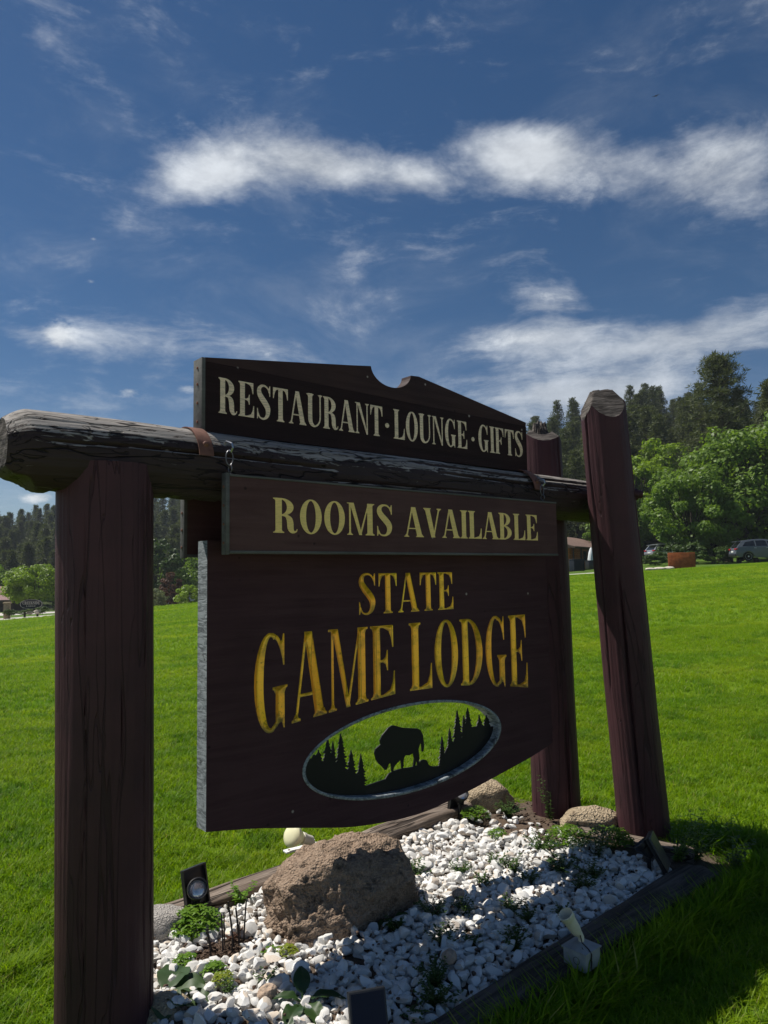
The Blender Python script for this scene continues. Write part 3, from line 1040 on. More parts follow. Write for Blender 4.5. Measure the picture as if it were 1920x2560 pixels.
def glyph_loops(ch, res=.0085, eps=.0022):
    if ch in _gc: return _gc[ch]
    w, S = glyph(ch)
    xs = np.arange(-.06, w + .06, res); ys = np.arange(-.06, 1.06, res)
    X, Y = np.meshgrid(xs, ys)
    D = np.full(X.shape, 9.0)
    for f in S: D = np.minimum(D, f(X, Y))
    D = np.where(np.abs(D) < 1e-6, 1e-6, D)
    D = np.maximum(D, np.maximum(Y - 1.012, -.015 - Y))
    _gc[ch] = (w, [simplify(L, eps) for L in contours(D, xs, ys)] if S else [])
    return _gc[ch]


def layout(text, x0, x1, fz):
    """place the capitals of a word between x0 and x1; fz(x, y) -> height. Returns [(char, loops)]"""
    out = []
    tot = sum(glyph_loops(c)[0] for c in text)
    first = min(L[:, 0].min() for L in glyph_loops(text[0])[1]); last = glyph_loops(text[-1])[0] - max(L[:, 0].max() for L in glyph_loops(text[-1])[1])
    k = (x1 - x0) / (tot - first - last)
    x = x0 - first * k
    for c in text:
        w, LL = glyph_loops(c)
        out.append((c, [np.array([(x + p[0] * k, fz(x + p[0] * k, p[1])) for p in L]) for L in LL]))
        x += w * k
    return out


def letter_solids(parent, text, x0, x1, z0, z1, y, th, mat):
    for c, loops in layout(text, x0, x1, lambda x, v: z0 + (z1 - z0) * v):
        V, F, G = plate(loops, y - th, y, False)
        obj('letter', mesh_np('letter', V, F, mat), parent)


# ------------------------------------------------------------------ logs and posts
def log_mesh(name, length, r0, r1, seed, mats, nt=160, nz=150, cap=None, wob=.010, cracks=(), edit=None, vert=True, ridge=.0022, ncr=2):
    """round log along local z (or x when vert is False) with wobble, grain and open checks"""
    rg = random.Random(seed)
    cr = [(rg.uniform(0, 6.28), rg.uniform(-.1, .7) * length, rg.uniform(.3, .8) * length, rg.uniform(.008, .016), rg.uniform(.012, .028)) for _ in range(ncr)] + list(cracks)
    zs = np.linspace(0, 1, nz)
    th = np.linspace(0, 2 * np.pi, nt, endpoint=False)
    V = np.zeros((nz, nt, 3))
    sx = rg.uniform(0, 50)
    for i, f in enumerate(zs):
        z = f * length
        r = r0 + (r1 - r0) * f
        ox = wob * mnoise.noise(Vector((sx, z * .9, 1))); oy = wob * mnoise.noise(Vector((sx, z * .9, 7)))
        for k in range(nt):
            c, s_ = math.cos(th[k]), math.sin(th[k])
            p = Vector((c * 2.2 + sx, s_ * 2.2, z * .8))
            rr = r * (1 + .035 * mnoise.noise(p)) + ridge * mnoise.noise(Vector((c * 14 + sx, s_ * 14, z * 1.3)))
            for (t0, za, zl, wd, dp) in cr:
                u = (z - za) / zl
                if 0 < u < 1:
                    tt = t0 + .10 * mnoise.noise(Vector((z * 2.2, t0 * 9, 5)))
                    dth = (th[k] - tt + math.pi) % (2 * math.pi) - math.pi
                    if abs(dth) * r < wd * 2.5:
                        rr -= dp * math.exp(-(dth * r / (wd * .5)) ** 2) * math.sin(math.pi * u) ** .5
            V[i, k] = (c * rr + ox, s_ * rr + oy, z)
    if cap is not None:                      # cut the top down to a roof of planes
        top = cap(V[-1, :, 0], V[-1, :, 1])
        for k in range(nt):
            zt = top[k]
            V[:, k, 2] = np.where(V[:, k, 2] > zt, zt, V[:, k, 2])
    if edit is not None: V = edit(V)
    Vl = V.reshape(-1, 3).tolist()
    F, G = [], []
    for i in range(nz - 1):
        for k in range(nt):
            a, b_ = i * nt + k, i * nt + (k + 1) % nt
            F.append((a, b_, b_ + nt, a + nt)); G.append(0)
    # top and bottom discs in rings
    for end in (0, nz - 1):
        base = end * nt; cx, cy = V[end, :, 0].mean(), V[end, :, 1].mean()
        prev = [base + k for k in range(nt)]
        for q in (.95, .88, .8, .7, .6, .5, .4, .3, .2, .1):
            cur = []
            for k in range(nt):
                x, y = cx + (V[end, k, 0] - cx) * q, cy + (V[end, k, 1] - cy) * q
                if cap is not None and end:
                    z = float(cap(np.array([x]), np.array([y]))[0])
                else:
                    z = V[end, k, 2] + .006 * mnoise.noise(Vector((x * 30, y * 30, seed)))
                cur.append(len(Vl)); Vl.append((x, y, z))
            for k in range(nt):
                q4 = (prev[k], prev[(k + 1) % nt], cur[(k + 1) % nt], cur[k])
                F.append(q4 if end else q4[::-1]); G.append(1)
            prev = cur
        F.append(tuple(prev) if end else tuple(prev[::-1])); G.append(1)
    if not vert: Vl = [(v[2], v[1], -v[0]) if True else v for v in Vl]
    me = mesh_np(name, Vl, F, mats, True, G)
    if cap is not None:
        sm = np.array([g_ == 0 for g_ in G]); me.polygons.foreach_set('use_smooth', sm)
    try: me.set_sharp_from_angle(angle=R(50))
    except Exception: pass
    return me


def lean(o, base, top):
    d = (Vector(top) - Vector(base))
    o.location = base
    o.rotation_mode = 'QUATERNION'
    o.rotation_quaternion = Vector((0, 0, 1)).rotation_difference(d.normalized())


frame = tag(empty('sign_frame', W(0, 0, 0), FR), 'dark brown log frame of posts and crossbeam holding the lodge boards', 'sign frame')


def LS(s, n, z):          # sign-frame local coordinates
    return Vector((s, -n, z))


def roof_cap(ht, dirs, slope, w):
    def f(x, y):
        z = np.full(np.shape(x), ht) + .004 * np.sin(np.asarray(x) * 150) + .003 * np.sin(np.asarray(y) * 210 + np.asarray(x) * 60)
        for a, sl, ww in zip(dirs, slope, w):
            z = np.minimum(z, ht - sl * np.maximum(0, x * math.cos(a) + y * math.sin(a) - ww))
        return z
    return f


# left post: flat topped, let into the beam
p = obj('post', log_mesh('left_post', 2.05, .156, .163, 3, ['post paint', 'weathered end wood'], nt=200, cracks=[(-1.0, .3, 1.7, .006, .010), (-2.3, .1, 1.9, .006, .008), (-1.62, 1.0, .35, .006, .010), (-.70, -.3, 2.4, .007, .014)]), frame)
lean(p, LS(-.298, 0.0, -.10), LS(-.325, 0, 1.95))
p['label'] = 'thick flat-topped post under the near end of the beam'
# front right post, leaning, chamfered to a blunt point
a0 = FR
o = obj('post', log_mesh('front_post', 2.74, .146, .128, 11, ['post paint', 'weathered end wood'], cap=roof_cap(2.70, [-FR - 1.45, -FR + 1.7, -FR + .1, -FR + 3.2], [1.6, 1.5, 1.7, 2.3], [.022, .03, .058, .055]), cracks=[(-1.15, 1.2, 1.7, .010, .028), (-1.0, .2, 1.3, .009, .016)]), frame)
lean(o, LS(2.705, .27, -.08), LS(2.443, .27, 2.62))
o['label'] = 'front post at the far end with a chamfered blunt point'
bolt = MB(); bolt.lathe([(.001, .030), (.018, .028), (.024, .020), (.026, 0.0), (.034, -.002), (.034, -.02)], None, 14)
bo = bolt.build('bolt', 'post paint', frame)
bo.location = LS(2.60, .385, 1.99); bo.rotation_euler = (R(90), 0, R(38))
# rear right post with a rotten top
def rot_cap(x, y):
    z = roof_cap(2.60, [-FR - 1.5, -FR + 1.6, -FR, -FR + 3.1], [.9, .9, 1.1, 1.1], [.0, .0, .03, .045])(x, y)
    r = np.hypot(x, y)
    return z + np.where(r < .05, .05 * np.abs(np.sin(np.asarray(x) * 110) * np.cos(np.asarray(y) * 97)), 0) - np.where((r > .05) & (r < .07), .02, 0)


o = obj('post', log_mesh('rear_post', 2.72, .152, .132, 23, ['post paint', 'weathered end wood'], cap=rot_cap, cracks=[(-1.5, 2.1, .45, .010, .02), (-1.9, 0, .8, .016, .03)]), frame)
lean(o, LS(2.612, -.275, -.10), LS(2.572, -.275, 2.6))
o['label'] = 'rear post at the far end with a rotten broken top'


def beam_edit(V):
    # V: along local z -> later turned to x; (x, y) -> (-z, y): local -x is up
    s = V[:, :, 2] - .67                              # position along the sign
    up = -V[:, :, 0]
    lo = -.040
    m = (s > -.500) & (s < -.105) & (up < lo)
    V[:, :, 0] = np.where(m, -lo + 0.0, V[:, :, 0])
    # axe-cut lower corner at the near end
    cut = np.clip((-.55 - s) / .12, 0, 1)
    V[:, :, 0] = np.where(up < 0, -np.maximum(up, -.135 + cut * .055 + .012 * np.sin(s * 60)), V[:, :, 0])
    hol = np.clip((-.60 - s) / .07, 0, 1) ** 1.5
    V[:, :, 1] *= 1 - .30 * hol
    V[:, :, 0] *= 1 - .26 * hol
    return V


bm_me = log_mesh('beam', 3.50, .139, .128, 5, ['beam paint', 'weathered end wood'], nt=170, nz=330, ncr=1, wob=.016, edit=beam_edit, vert=False, ridge=.0025,
                 cracks=[(-1.72, .1, 1.2, .009, .022), (-1.35, 1.2, 1.1, .008, .016), (-1.95, 1.9, 1.2, .009, .02)])
bo = obj('beam', bm_me, frame); bo.location = LS(-.67, 0, 1.982)
for s0, seed in ((-.035, 1), (1.955, 2)):
    st = MB(); V = []; n = 20
    for j, ds in enumerate((0, .058)):
        for rr in (.1455, .1495):
            for k in range(n + 1):
                a = R(8) + (R(164) * k / n)
                V.append((s0 + ds, -math.cos(a) * rr, 1.982 + math.sin(a) * rr))
    m = n + 1; F = []
    for k in range(n):
        F += [(k, k + 1, 2 * m + k + 1, 2 * m + k), (m + k, 3 * m + k, 3 * m + k + 1, m + k + 1), (k, m + k, m + k + 1, k + 1), (2 * m + k, 2 * m + k + 1, 3 * m + k + 1, 3 * m + k)]
    F += [(0, 2 * m, 3 * m, m), (n, m + n, 3 * m + n, 2 * m + n)]
    st.add(V, F)
    so_ = st.build('strap', 'rust brown steel', frame)
    sc = MB(); sc.lathe([(.002, .012), (.008, .010), (.011, .004), (.012, 0)], None, 10)
    for aa in (26, 154):
        q = sc.build('bolt', 'rust brown steel', so_)
        q.location = (s0 + .03, -math.cos(R(aa)) * .1495, 1.982 + math.sin(R(aa)) * .1495)
        q.rotation_euler = (R(90 - aa), 0, 0)

# ------------------------------------------------------------------ the RESTAURANT . LOUNGE . GIFTS board on the beam
top = tag(empty('restaurant_board', W(0, 0, 0), FR), 'dark pediment board lettered RESTAURANT LOUNGE GIFTS standing on the beam', 'sign board')
YF = -.035
notch = []
for k in range(19):
    a = math.pi + math.pi * .03 + (math.pi * .94) * k / 18
    notch.append((1.018 + .128 * math.cos(a), 2.536 + .088 * math.sin(a)))
xs_ = np.linspace(.042, .888, 9)[:-1]
prof_top = [(x, 2.414 + (2.529 - 2.414) * ((x - .042) / .846)) for x in xs_] + [(.888, 2.530)] + notch + [(1.147, 2.528), (1.20, 2.532)] + [(x, 2.532 - (x - 1.20) * (2.532 - 2.404) / .84) for x in np.linspace(1.35, 2.04, 6)]
low = np.array([(.042, 2.118), (2.034, 2.118), (2.036, 2.380), (.042, 2.398)])
up_ = np.array([(.042, 2.3995), (2.036, 2.3815)] + prof_top[::-1][0:])
for nm, LP, mt, yf in (('plank', low, 'dark board paint', YF), ('plank', up_, 'brown board paint', YF + .0025)):
    V, F, G = plate([LP], yf, .035)
    q = obj(nm, mesh_np('restaurant_plank', V, F, [mt, 'brown board paint'], False, G), top)
e = MB(); e.bbox((.026, YF - .002, 2.118), (.0415, .037, 2.412), .002)
ee = e.build('end_strip', 'frame metal', top)
sc = MB(); sc.lathe([(.001, .004), (.005, .003), (.006, 0)], Matrix.Rotation(R(-90), 4, 'Y'), 8)
scm = sc.mesh('screw', 'rust brown steel')
for z in (2.16, 2.235, 2.31, 2.375):
    obj('screw', scm, ee, (.0255, 0.0, z))
for txt, x0, x1 in (('RESTAURANT', .098, .952), ('.', .969, .994), ('LOUNGE', 1.022, 1.536), ('.', 1.570, 1.594), ('GIFTS', 1.626, 1.996)):
    letter_solids(top, txt, x0, x1, 2.199, 2.343, YF - .0003, .0016, 'pale gold leaf')


# ------------------------------------------------------------------ ROOMS AVAILABLE boards, one hung on each side of the beam
def rooms_board(name, label, nfront, front, words=True):
    t = tag(empty(name, W(0, 0, 0), FR), label, 'sign board', 'hanging rooms boards')
    ya, yb = sorted((-nfront, -nfront + (.032 if front else -.032)))
    s0, s1, z0, z1 = (.055, 2.090, 1.637, 1.935) if front else (.047, 2.080, 1.633, 1.930)
    f = MB(); f.box((s0 + .012, ya + .003, z0 + .012), (s1 - .001, yb - .003, z1 - .009))
    panel = f.build('panel', 'rooms board paint', t)
    for nm, lo, hi in (('end_strip', (s0 - .003, ya - .002, z0 - .004), (s0 + .0115, yb + .002, z1 + .004)), ('bottom_strip', (s0 + .0125, ya - .001, z0), (s1, yb + .001, z0 + .0115)), ('top_strip', (s0 + .0125, ya - .001, z1 - .0085), (s1, yb + .001, z1))):
        g = MB(); g.bbox(lo, hi, .0015)
        st = g.build(nm, 'frame metal', t)
        if nm == 'end_strip':
            for z in (.04, .11, .18, .25):
                obj('screw', scm, st, (s0 - .0035, (ya + yb) / 2, z0 + z))
    for sx in (.075, 1.985):                       # screw eye, ring and hook
        sg = 1 if front else -1
        y = (ya + yb) / 2
        h = MB()
        yb_ = -sg * .141
        h.tube([(sx, yb_ * .93, 2.055), (sx, yb_ * 1.03, 2.065), (sx + .004, y - sg * .012, 2.052), (sx + .006, y - sg * .016, 2.035), (sx + .004, y - sg * .006, 2.022), (sx, y + sg * .002, 2.027)], .0042, 8)
        h.build('hook', 'bright steel', t)
        rg_ = MB(); rg_.tube([(sx + math.sin(a) * .015, y, 1.998 + math.cos(a) * .028) for a in np.linspace(0, 2 * math.pi, 17)], .0026, 6, False)
        rg_.build('ring', 'dull steel', t)
        ey = MB(); ey.tube([(sx + .003, y + math.sin(a) * .013, 1.957 + math.cos(a) * .014) for a in np.linspace(0, 2 * math.pi, 13)], .003, 6, False); ey.tube([(sx + .003, y, 1.944), (sx + .003, y, 1.928)], .003, 6)
        ey.build('screw_eye', 'dull steel', t)
    if words:
        letter_solids(t, 'ROOMS', .257, .872, 1.7195, 1.857, ya + .0027, .0016, 'yellow gold leaf')
        letter_solids(t, 'AVAILABLE', .945, 1.914, 1.7185, 1.855, ya + .0027, .0016, 'yellow gold leaf')
    return t


rooms_board('rooms_board', 'brown board lettered ROOMS AVAILABLE hung on hooks in front of the beam', .185, True)
rooms_board('rooms_board', 'back of a dark board hung behind the beam, its pale edge beside the post', -.185, False, False)

# ------------------------------------------------------------------ the carved STATE GAME LODGE board
main = tag(empty('lodge_board', W(0, 0, 0), FR), 'large dark board carved STATE GAME LODGE with an oval bison cut-out', 'sign board')
YM, YB = -.037, .040
botp = smooth_path([(.052, .605, 0), (.159, .587, 0), (.281, .565, 0), (.499, .516, 0), (.74, .464, 0), (.98, .437, 0), (1.183, .433, 0), (1.438, .460, 0), (1.72, .503, 0), (1.993, .548, 0), (2.175, .590, 0)], 4)[:, :2]
outline = np.array([tuple(q) for q in botp] + [(2.175, 1.692), (.052, 1.692)])
ell = np.array([(1.110 + .613 * math.cos(a) * (1 + .0 * math.sin(a)), .741 + .192 * math.sin(a)) for a in np.linspace(0, 2 * math.pi, 72, endpoint=False)])


def arch(x):
    return float(np.interp(x, [.25, .43, .62, .84, 1.0, 1.15, 1.4, 1.6, 1.8, 1.98], [.915, .945, .963, .985, .998, 1.002, .992, .972, .945, .917]))


carved = layout('STATE', .795, 1.402, lambda x, v: 1.371 + (1.556 - 1.371) * v) + layout('GAME', .257, 1.002, lambda x, v: arch(x) + (1.316 - arch(x)) * v) + layout('LODGE', 1.094, 1.974, lambda x, v: arch(x) + (1.317 - arch(x)) * v)
holes = [L for c, LL in carved for L in LL]
P, T = tri2d([outline, ell] + holes)
me = mesh_np('lodge_face', [(p_[0], YM, p_[1]) for p_ in P], T, 'main board paint')
panel = obj('panel', me, main)
V, F, G = plate([outline, ell], YM + .026, YB)
# rim walls of the front sheet
for L in (outline, ell):
    o_ = len(V); m_ = len(L)
    V += [(q[0], YM, q[1]) for q in L] + [(q[0], YM + .026, q[1]) for q in L]
    for i in range(m_):
        j = (i + 1) % m_
        F.append((o_ + i, o_ + m_ + i, o_ + m_ + j, o_ + j)); G.append(1)
obj('core', mesh_np('lodge_core', V, F, ['main board paint', 'grey blue board edge'], False, G), main)
for c, LL in carved:                                    # each letter a V-cut groove
    A = np.vstack(LL); x0, z0 = A.min(0); x1, z1 = A.max(0)
    st = .0075 if z1 - z0 > .25 else .0055
    gx, gz = np.meshgrid(np.arange(x0, x1, st), np.arange(z0, z1, st))
    gx = gx + (np.arange(gx.shape[0]) % 2)[:, None] * st / 2
    Q = np.column_stack([gx.ravel(), gz.ravel()])
    Q = Q[inside(LL, Q)]
    segs = np.vstack([np.hstack([L, np.roll(L, -1, 0)]) for L in LL])

    def dist(Pq):
        d = np.full(len(Pq), 9.0)
        for ax, az, bx, bz in segs:
            ex, ez = bx - ax, bz - az
            h = np.clip(((Pq[:, 0] - ax) * ex + (Pq[:, 1] - az) * ez) / max(ex * ex + ez * ez, 1e-12), 0, 1)
            d = np.minimum(d, np.hypot(Pq[:, 0] - ax - ex * h, Pq[:, 1] - az - ez * h))
        return d
    Q = Q[dist(Q) > st * .45]
    P, T = tri2d(LL, Q)
    dp = np.minimum(dist(P) * .62, .024)
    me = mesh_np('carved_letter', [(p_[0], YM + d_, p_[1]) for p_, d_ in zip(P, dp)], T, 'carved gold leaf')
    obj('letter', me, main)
# thin painted rim round the oval
V, F = [], []
n = 72
for k in range(n):
    a = 2 * math.pi * k / n
    c_, s_ = math.cos(a), math.sin(a)
    for rx, rz, y in ((.627, .204, YM - .0006), (.627, .204, YM - .003), (.612, .191, YM - .003), (.612, .191, YM + .012)):
        V.append((1.110 + rx * c_, y, .741 + rz * s_))
for k in range(n):
    for i in range(3):
        a, b_ = k * 4 + i, ((k + 1) % n) * 4 + i
        F.append((a, b_, b_ + 1, a + 1))
obj('oval_rim', mesh_np('oval_rim', V, F, 'grey blue board edge', True), main)
# steel silhouette of a grazing bison between pines
BISON =  [(0.906,0.74),(0.912,0.757),(0.932,0.768),(0.944,0.772),(0.94,0.793),(0.952,0.811),(0.972,0.826),(0.993,0.841),(1.013,0.848),(1.033,0.845),(1.053,0.838),(1.074,0.83),(1.103,0.823),(1.144,0.817),(1.178,0.81),(1.199,0.798),(1.212,0.774),(1.215,0.743),(1.219,0.718),(1.214,0.7),(1.208,0.694),(1.203,0.699),(1.202,0.721),(1.198,0.746),(1.189,0.729),(1.18,0.712),(1.184,0.693),(1.187,0.668),(1.182,0.657),(1.186,0.644),(1.173,0.634),(1.17,0.653),(1.166,0.666),(1.161,0.649),(1.156,0.636),(1.144,0.638),(1.148,0.657),(1.153,0.674),(1.145,0.7),(1.124,0.694),(1.095,0.698),(1.087,0.686),(1.082,0.669),(1.084,0.651),(1.077,0.64),(1.069,0.644),(1.069,0.665),(1.066,0.684),(1.049,0.675),(1.029,0.663),(1.02,0.65),(1.016,0.636),(1.007,0.641),(1.007,0.661),(1.005,0.677),(0.993,0.679),(0.986,0.665),(0.977,0.652),(0.965,0.655),(0.952,0.671),(0.93,0.69),(0.915,0.71)]
GROUND =  [(0.517,0.785),(0.55,0.779),(0.61,0.758),(0.743,0.701),(0.808,0.666),(0.837,0.616),(0.856,0.606),(0.968,0.613),(0.988,0.633),(1.024,0.641),(1.065,0.642),(1.139,0.637),(1.182,0.639),(1.191,0.656),(1.213,0.658),(1.234,0.651),(1.247,0.627),(1.268,0.616),(1.313,0.609),(1.34,0.617),(1.355,0.658),(1.374,0.686),(1.407,0.703),(1.445,0.707),(1.488,0.719),(1.504,0.759),(1.543,0.761),(1.592,0.759),(1.642,0.756),(1.683,0.742),(1.745,0.74)]
PINES =  [(0.574,0.797,0.764,0.02),(0.597,0.806,0.733,0.031),(0.646,0.842,0.719,0.035),(0.674,0.829,0.714,0.021),(0.717,0.852,0.695,0.036),(0.773,0.774,0.662,0.031),(0.828,0.745,0.612,0.031),(1.342,0.748,0.605,0.026),(1.398,0.773,0.608,0.032),(1.455,0.854,0.699,0.038),(1.502,0.83,0.711,0.024),(1.532,0.857,0.726,0.038),(1.619,0.811,0.739,0.03),(1.675,0.803,0.717,0.046)]
xs = np.arange(.47, 1.75, .0032); ys = np.arange(.53, .95, .0032)
X, Y = np.meshgrid(xs, ys)
D = sd_poly(BISON, X, Y)
D = np.minimum(D, sd_poly(GROUND + [(1.76, .50), (.48, .50)], X, Y))
for x, zt, zb, w in PINES:
    n = max(5, int((zt - zb) / .013)); L_, R_ = [], []
    for i in range(n):
        f = i / n; z = zt + (zb - zt) * f; ww = w * (.12 + 1.22 * f ** .80) * (1 + .18 * math.sin(i * 2.4 + x * 40))
        L_ += [(x - ww * .42, z), (x - ww, z - .012)]; R_ += [(x + ww * .42, z), (x + ww * .96, z - .011)]
    D = np.minimum(D, sd_poly([(x, zt + .006)] + R_ + L_[::-1], X, Y))
D = np.maximum(D, sd_ell(1.110, .741, .6135, .1925, X, Y))
D = np.where(np.abs(D) < 1e-6, 1e-6, D)
loops = [simplify(L, .0010) for L in contours(D, xs, ys)]
V, F, G = plate(loops, .004, .010)
obj('bison_silhouette', mesh_np('silhouette', V, F, 'black steel'), main)


# ------------------------------------------------------------------ the gravel bed inside its timbers
def bed_z(s, n):
    """height of the soil in the bed"""
    base = .045 + .02 * math.sin(s * 2.3 + 1) * math.cos(n * 3) + .02 * mnoise.noise(Vector((s * 2, n * 2, 4)))
    e = min((n + .72) / .2, (.80 - n) / .2, (s + .55) / .2, 1)
    return base * max(e, .3)


V, F = [], []
gs = np.linspace(-.26, 2.75, 84); gn = np.linspace(-.78, .84, 46)
for s in gs:
    for n_ in gn:
        V.append((s, -n_, bed_z(s, n_) + .012 * mnoise.noise(Vector((s * 22, n_ * 22, 1)))))
m = len(gn)
F = np.array([(i * m + k, (i + 1) * m + k, (i + 1) * m + k + 1, i * m + k + 1)[::-1] for i in range(len(gs) - 1) for k in range(m - 1)])
bed = tag(obj('gravel_bed', mesh_np('gravel_bed', V, F, 'garden soil', True), None, (OX, OY, 0), FR), kind='structure')


def chunk(seed, flat=.62, sub=2, cuts=9, rough=.06):
    """angular broken stone of unit size"""
    rg = random.Random(seed)
    bm = bmesh.new()
    bmesh.ops.create_icosphere(bm, subdivisions=sub, radius=1.0)
    pl = []
    for i in range(cuts):
        d = Vector((rg.gauss(0, 1), rg.gauss(0, 1), rg.gauss(0, 1))).normalized()
        pl.append((d, rg.uniform(.42, .80)))
    for v in bm.verts:
        for d, h in pl:
            k = v.co.dot(d) - h
            if k > 0: v.co -= d * k * .93
        v.co *= 1 + rough * mnoise.noise(v.co * 2.2 + Vector((seed, 0, 0)))
    for v in bm.verts:
        v.co = Vector((v.co.x * 1.15, v.co.y * rg.uniform(.8, .82), v.co.z * flat))
    V = [tuple(v.co) for v in bm.verts]
    bm.verts.index_update()
    F = [[v.index for v in f.verts] for f in bm.faces]
    bm.free()
    return np.array(V), np.array(F)


stones = [chunk(100 + i, rnd.uniform(.6, .9), 2, rnd.randint(12, 18)) for i in range(14)]
stone_me = []
for Vs, Fs in stones:
    me = mesh_np('stone', Vs, Fs, 'white quartz', True)
    try: me.set_sharp_from_angle(angle=R(24))
    except Exception: pass
    stone_me.append(me)

BLD = (.80, -.085)                                   # boulder centre


def gravel_here(s, n_):
    a = -.50 - .075 * s                             # back timber
    if n_ < a + .055 or n_ > .725: return False
    if s < -.22: return False
    if ((s - BLD[0]) / .40) ** 2 + ((n_ - BLD[1]) / .23) ** 2 < 1: return False
    if (s + .30) ** 2 + n_ ** 2 < .175 ** 2: return False
    j = .10 * mnoise.noise(Vector((s * 5, n_ * 5, 2)))
    if s > (2.24 if n_ > .05 else 2.10) + j - .25 * max(0, -n_ - .1): return s < 2.34 and n_ < .4 and rnd.random() < .16
    if s > 2.02 + j and n_ < -.30: return s < 2.4 and rnd.random() < .22
    if ((s - .22) / .15) ** 2 + ((n_ + .14) / .085) ** 2 < 1 + j * 4: return False   # dead stems
    if s < -.05 + j and n_ > .05 and n_ < .3: return rnd.random() < .5
    if mnoise.noise(Vector((s * 4.5, n_ * 4.5, 8))) > .62: return rnd.random() < .35
    return True


cam_sn = to_sn(0, 0)
cand = []
for layer in (0, 1):
    step = .033 if layer == 0 else .037
    s = -.5
    row = 0
    while s < 2.4:
        n_ = -.8 + (step / 2 if row % 2 else 0)
        while n_ < .8:
            ss, nn = s + rnd.uniform(-.4, .4) * step, n_ + rnd.uniform(-.4, .4) * step
            if gravel_here(ss, nn) and (layer == 0 or rnd.random() < .62):
                r = rnd.choice((.013, .016, .018, .020, .022, .026, .031)) * rnd.uniform(.85, 1.2)
                if layer == 1: r *= 1.05
                z = bed_z(ss, nn) + r * .28 + (.020 if layer else 0.0) + rnd.uniform(-.004, .006)
                d = math.sqrt((ss - cam_sn[0]) ** 2 + (nn - cam_sn[1]) ** 2 + (1.5) ** 2)
                cand.append((r / d * (1.25 if layer else .9), ss, nn, z, r))
            n_ += step
        s += step * .87
        row += 1


def seen(s, n_):
    p = W(s, n_, .06)
    d = p - Vector((0, 0, 1.55))
    f = d.dot(_fw)
    x, y = 960 + 1800 * d.dot(_r) / f, 1280 - 1800 * d.dot(_u) / f
    return 378 < x < 1940 and y < 2570


cand.sort(key=lambda c: (-c[0] if seen(c[1], c[2]) else 1))
AV, AF, off = [], [], 0
for i, (q, s, n_, z, r) in enumerate(cand):
    k = rnd.randrange(len(stones))
    rot = Matrix.Rotation(rnd.uniform(0, 6.28), 3, 'Z') @ Matrix.Rotation(rnd.gauss(0, .35), 3, 'X') @ Matrix.Rotation(rnd.gauss(0, .35), 3, 'Y')
    sx = r * rnd.uniform(.95, 1.3)
    if i < 300:
        o = obj('stone', stone_me[k], bed, (s, -n_, z))
        o.rotation_euler = rot.to_euler()
        o.scale = (sx, r, r)
    else:
        Mx = np.array(rot) @ np.diag((sx, r, r))
        Vs, Fs = stones[k]
        AV.append(Vs @ Mx.T + np.array((s, -n_, z))); AF.append(Fs + off); off += len(Vs)
me = mesh_np('stones', np.vstack(AV), np.vstack(AF), 'white quartz', True)
try: me.set_sharp_from_angle(angle=R(24))
except Exception: pass
so_ = obj('stones', me, bed); so_['kind'] = 'stuff'
# crumbs of soil and bark by the posts
AV, AF, off = [], [], 0
for i in range(760):
    if i >= 420:
        s, n_ = rnd.uniform(-.1, 2.2), rnd.uniform(-.5, .72)
        if ((s - BLD[0]) / .42) ** 2 + ((n_ - BLD[1]) / .25) ** 2 < 1: continue
    elif i < 260: s, n_ = rnd.uniform(2.0, 2.6), rnd.uniform(-.72, .35)
    else: s, n_ = rnd.gauss(.22, .09), rnd.gauss(-.13, .05)
    Vs, Fs = stones[rnd.randrange(14)]; r = rnd.uniform(.004, .012)
    AV.append(Vs * r + np.array((s, -n_, bed_z(s, n_) + (.008 if i < 420 else .040)))); AF.append(Fs + off); off += len(Vs)
q = obj('soil_crumbs', mesh_np('soil_crumbs', np.vstack(AV), np.vstack(AF), 'bark litter', True), bed); q['kind'] = 'stuff'


def timber(name, a, b_, w, h, label, seed, z0=0.0, mat='weathered timber'):
    """old landscape timber between two (s, n) points"""
    a, b_ = LS(*a, z0), LS(*b_, z0)
    L = (b_ - a).length
    nz, nt = int(L / .02), 56
    V = []
    rg = random.Random(seed)
    for i in range(nz + 1):
        x = L * i / nz
        e = min(1, .75 + min(x, L - x) / .05 * .25)
        for k in range(nt):
            t = 2 * math.pi * k / nt
            c, s_ = math.cos(t), math.sin(t)
            p = 7
            q = (abs(c) ** p + abs(s_) ** p) ** (-1 / p)
            y, z = c * q * w / 2 * e, s_ * q * h / 2 * e
            nn = mnoise.noise(Vector((x * 1.6, y * 28 + seed, z * 28))) * .008 + mnoise.noise(Vector((x * 4, y * 9, z * 9 + seed))) * .010
            V.append((x, y + c * nn + .010 * mnoise.noise(Vector((x * 1.2, seed, 0))), z + s_ * nn + .012 * mnoise.noise(Vector((x * 1.1, seed, 5))) + h / 2))
    F = [(i * nt + k, (i + 1) * nt + k, (i + 1) * nt + (k + 1) % nt, i * nt + (k + 1) % nt)[::-1] for i in range(nz) for k in range(nt)]
    F += [tuple(range(nt))[::-1], tuple(range(nz * nt, nz * nt + nt))]
    d = b_ - a
    o = obj(name, mesh_np(name, V, F, mat, True), None, W(a.x, -a.y, a.z), FR + math.atan2(d.y, d.x))
    return tag(o, label, 'landscape timber', 'timbers edging the gravel bed')


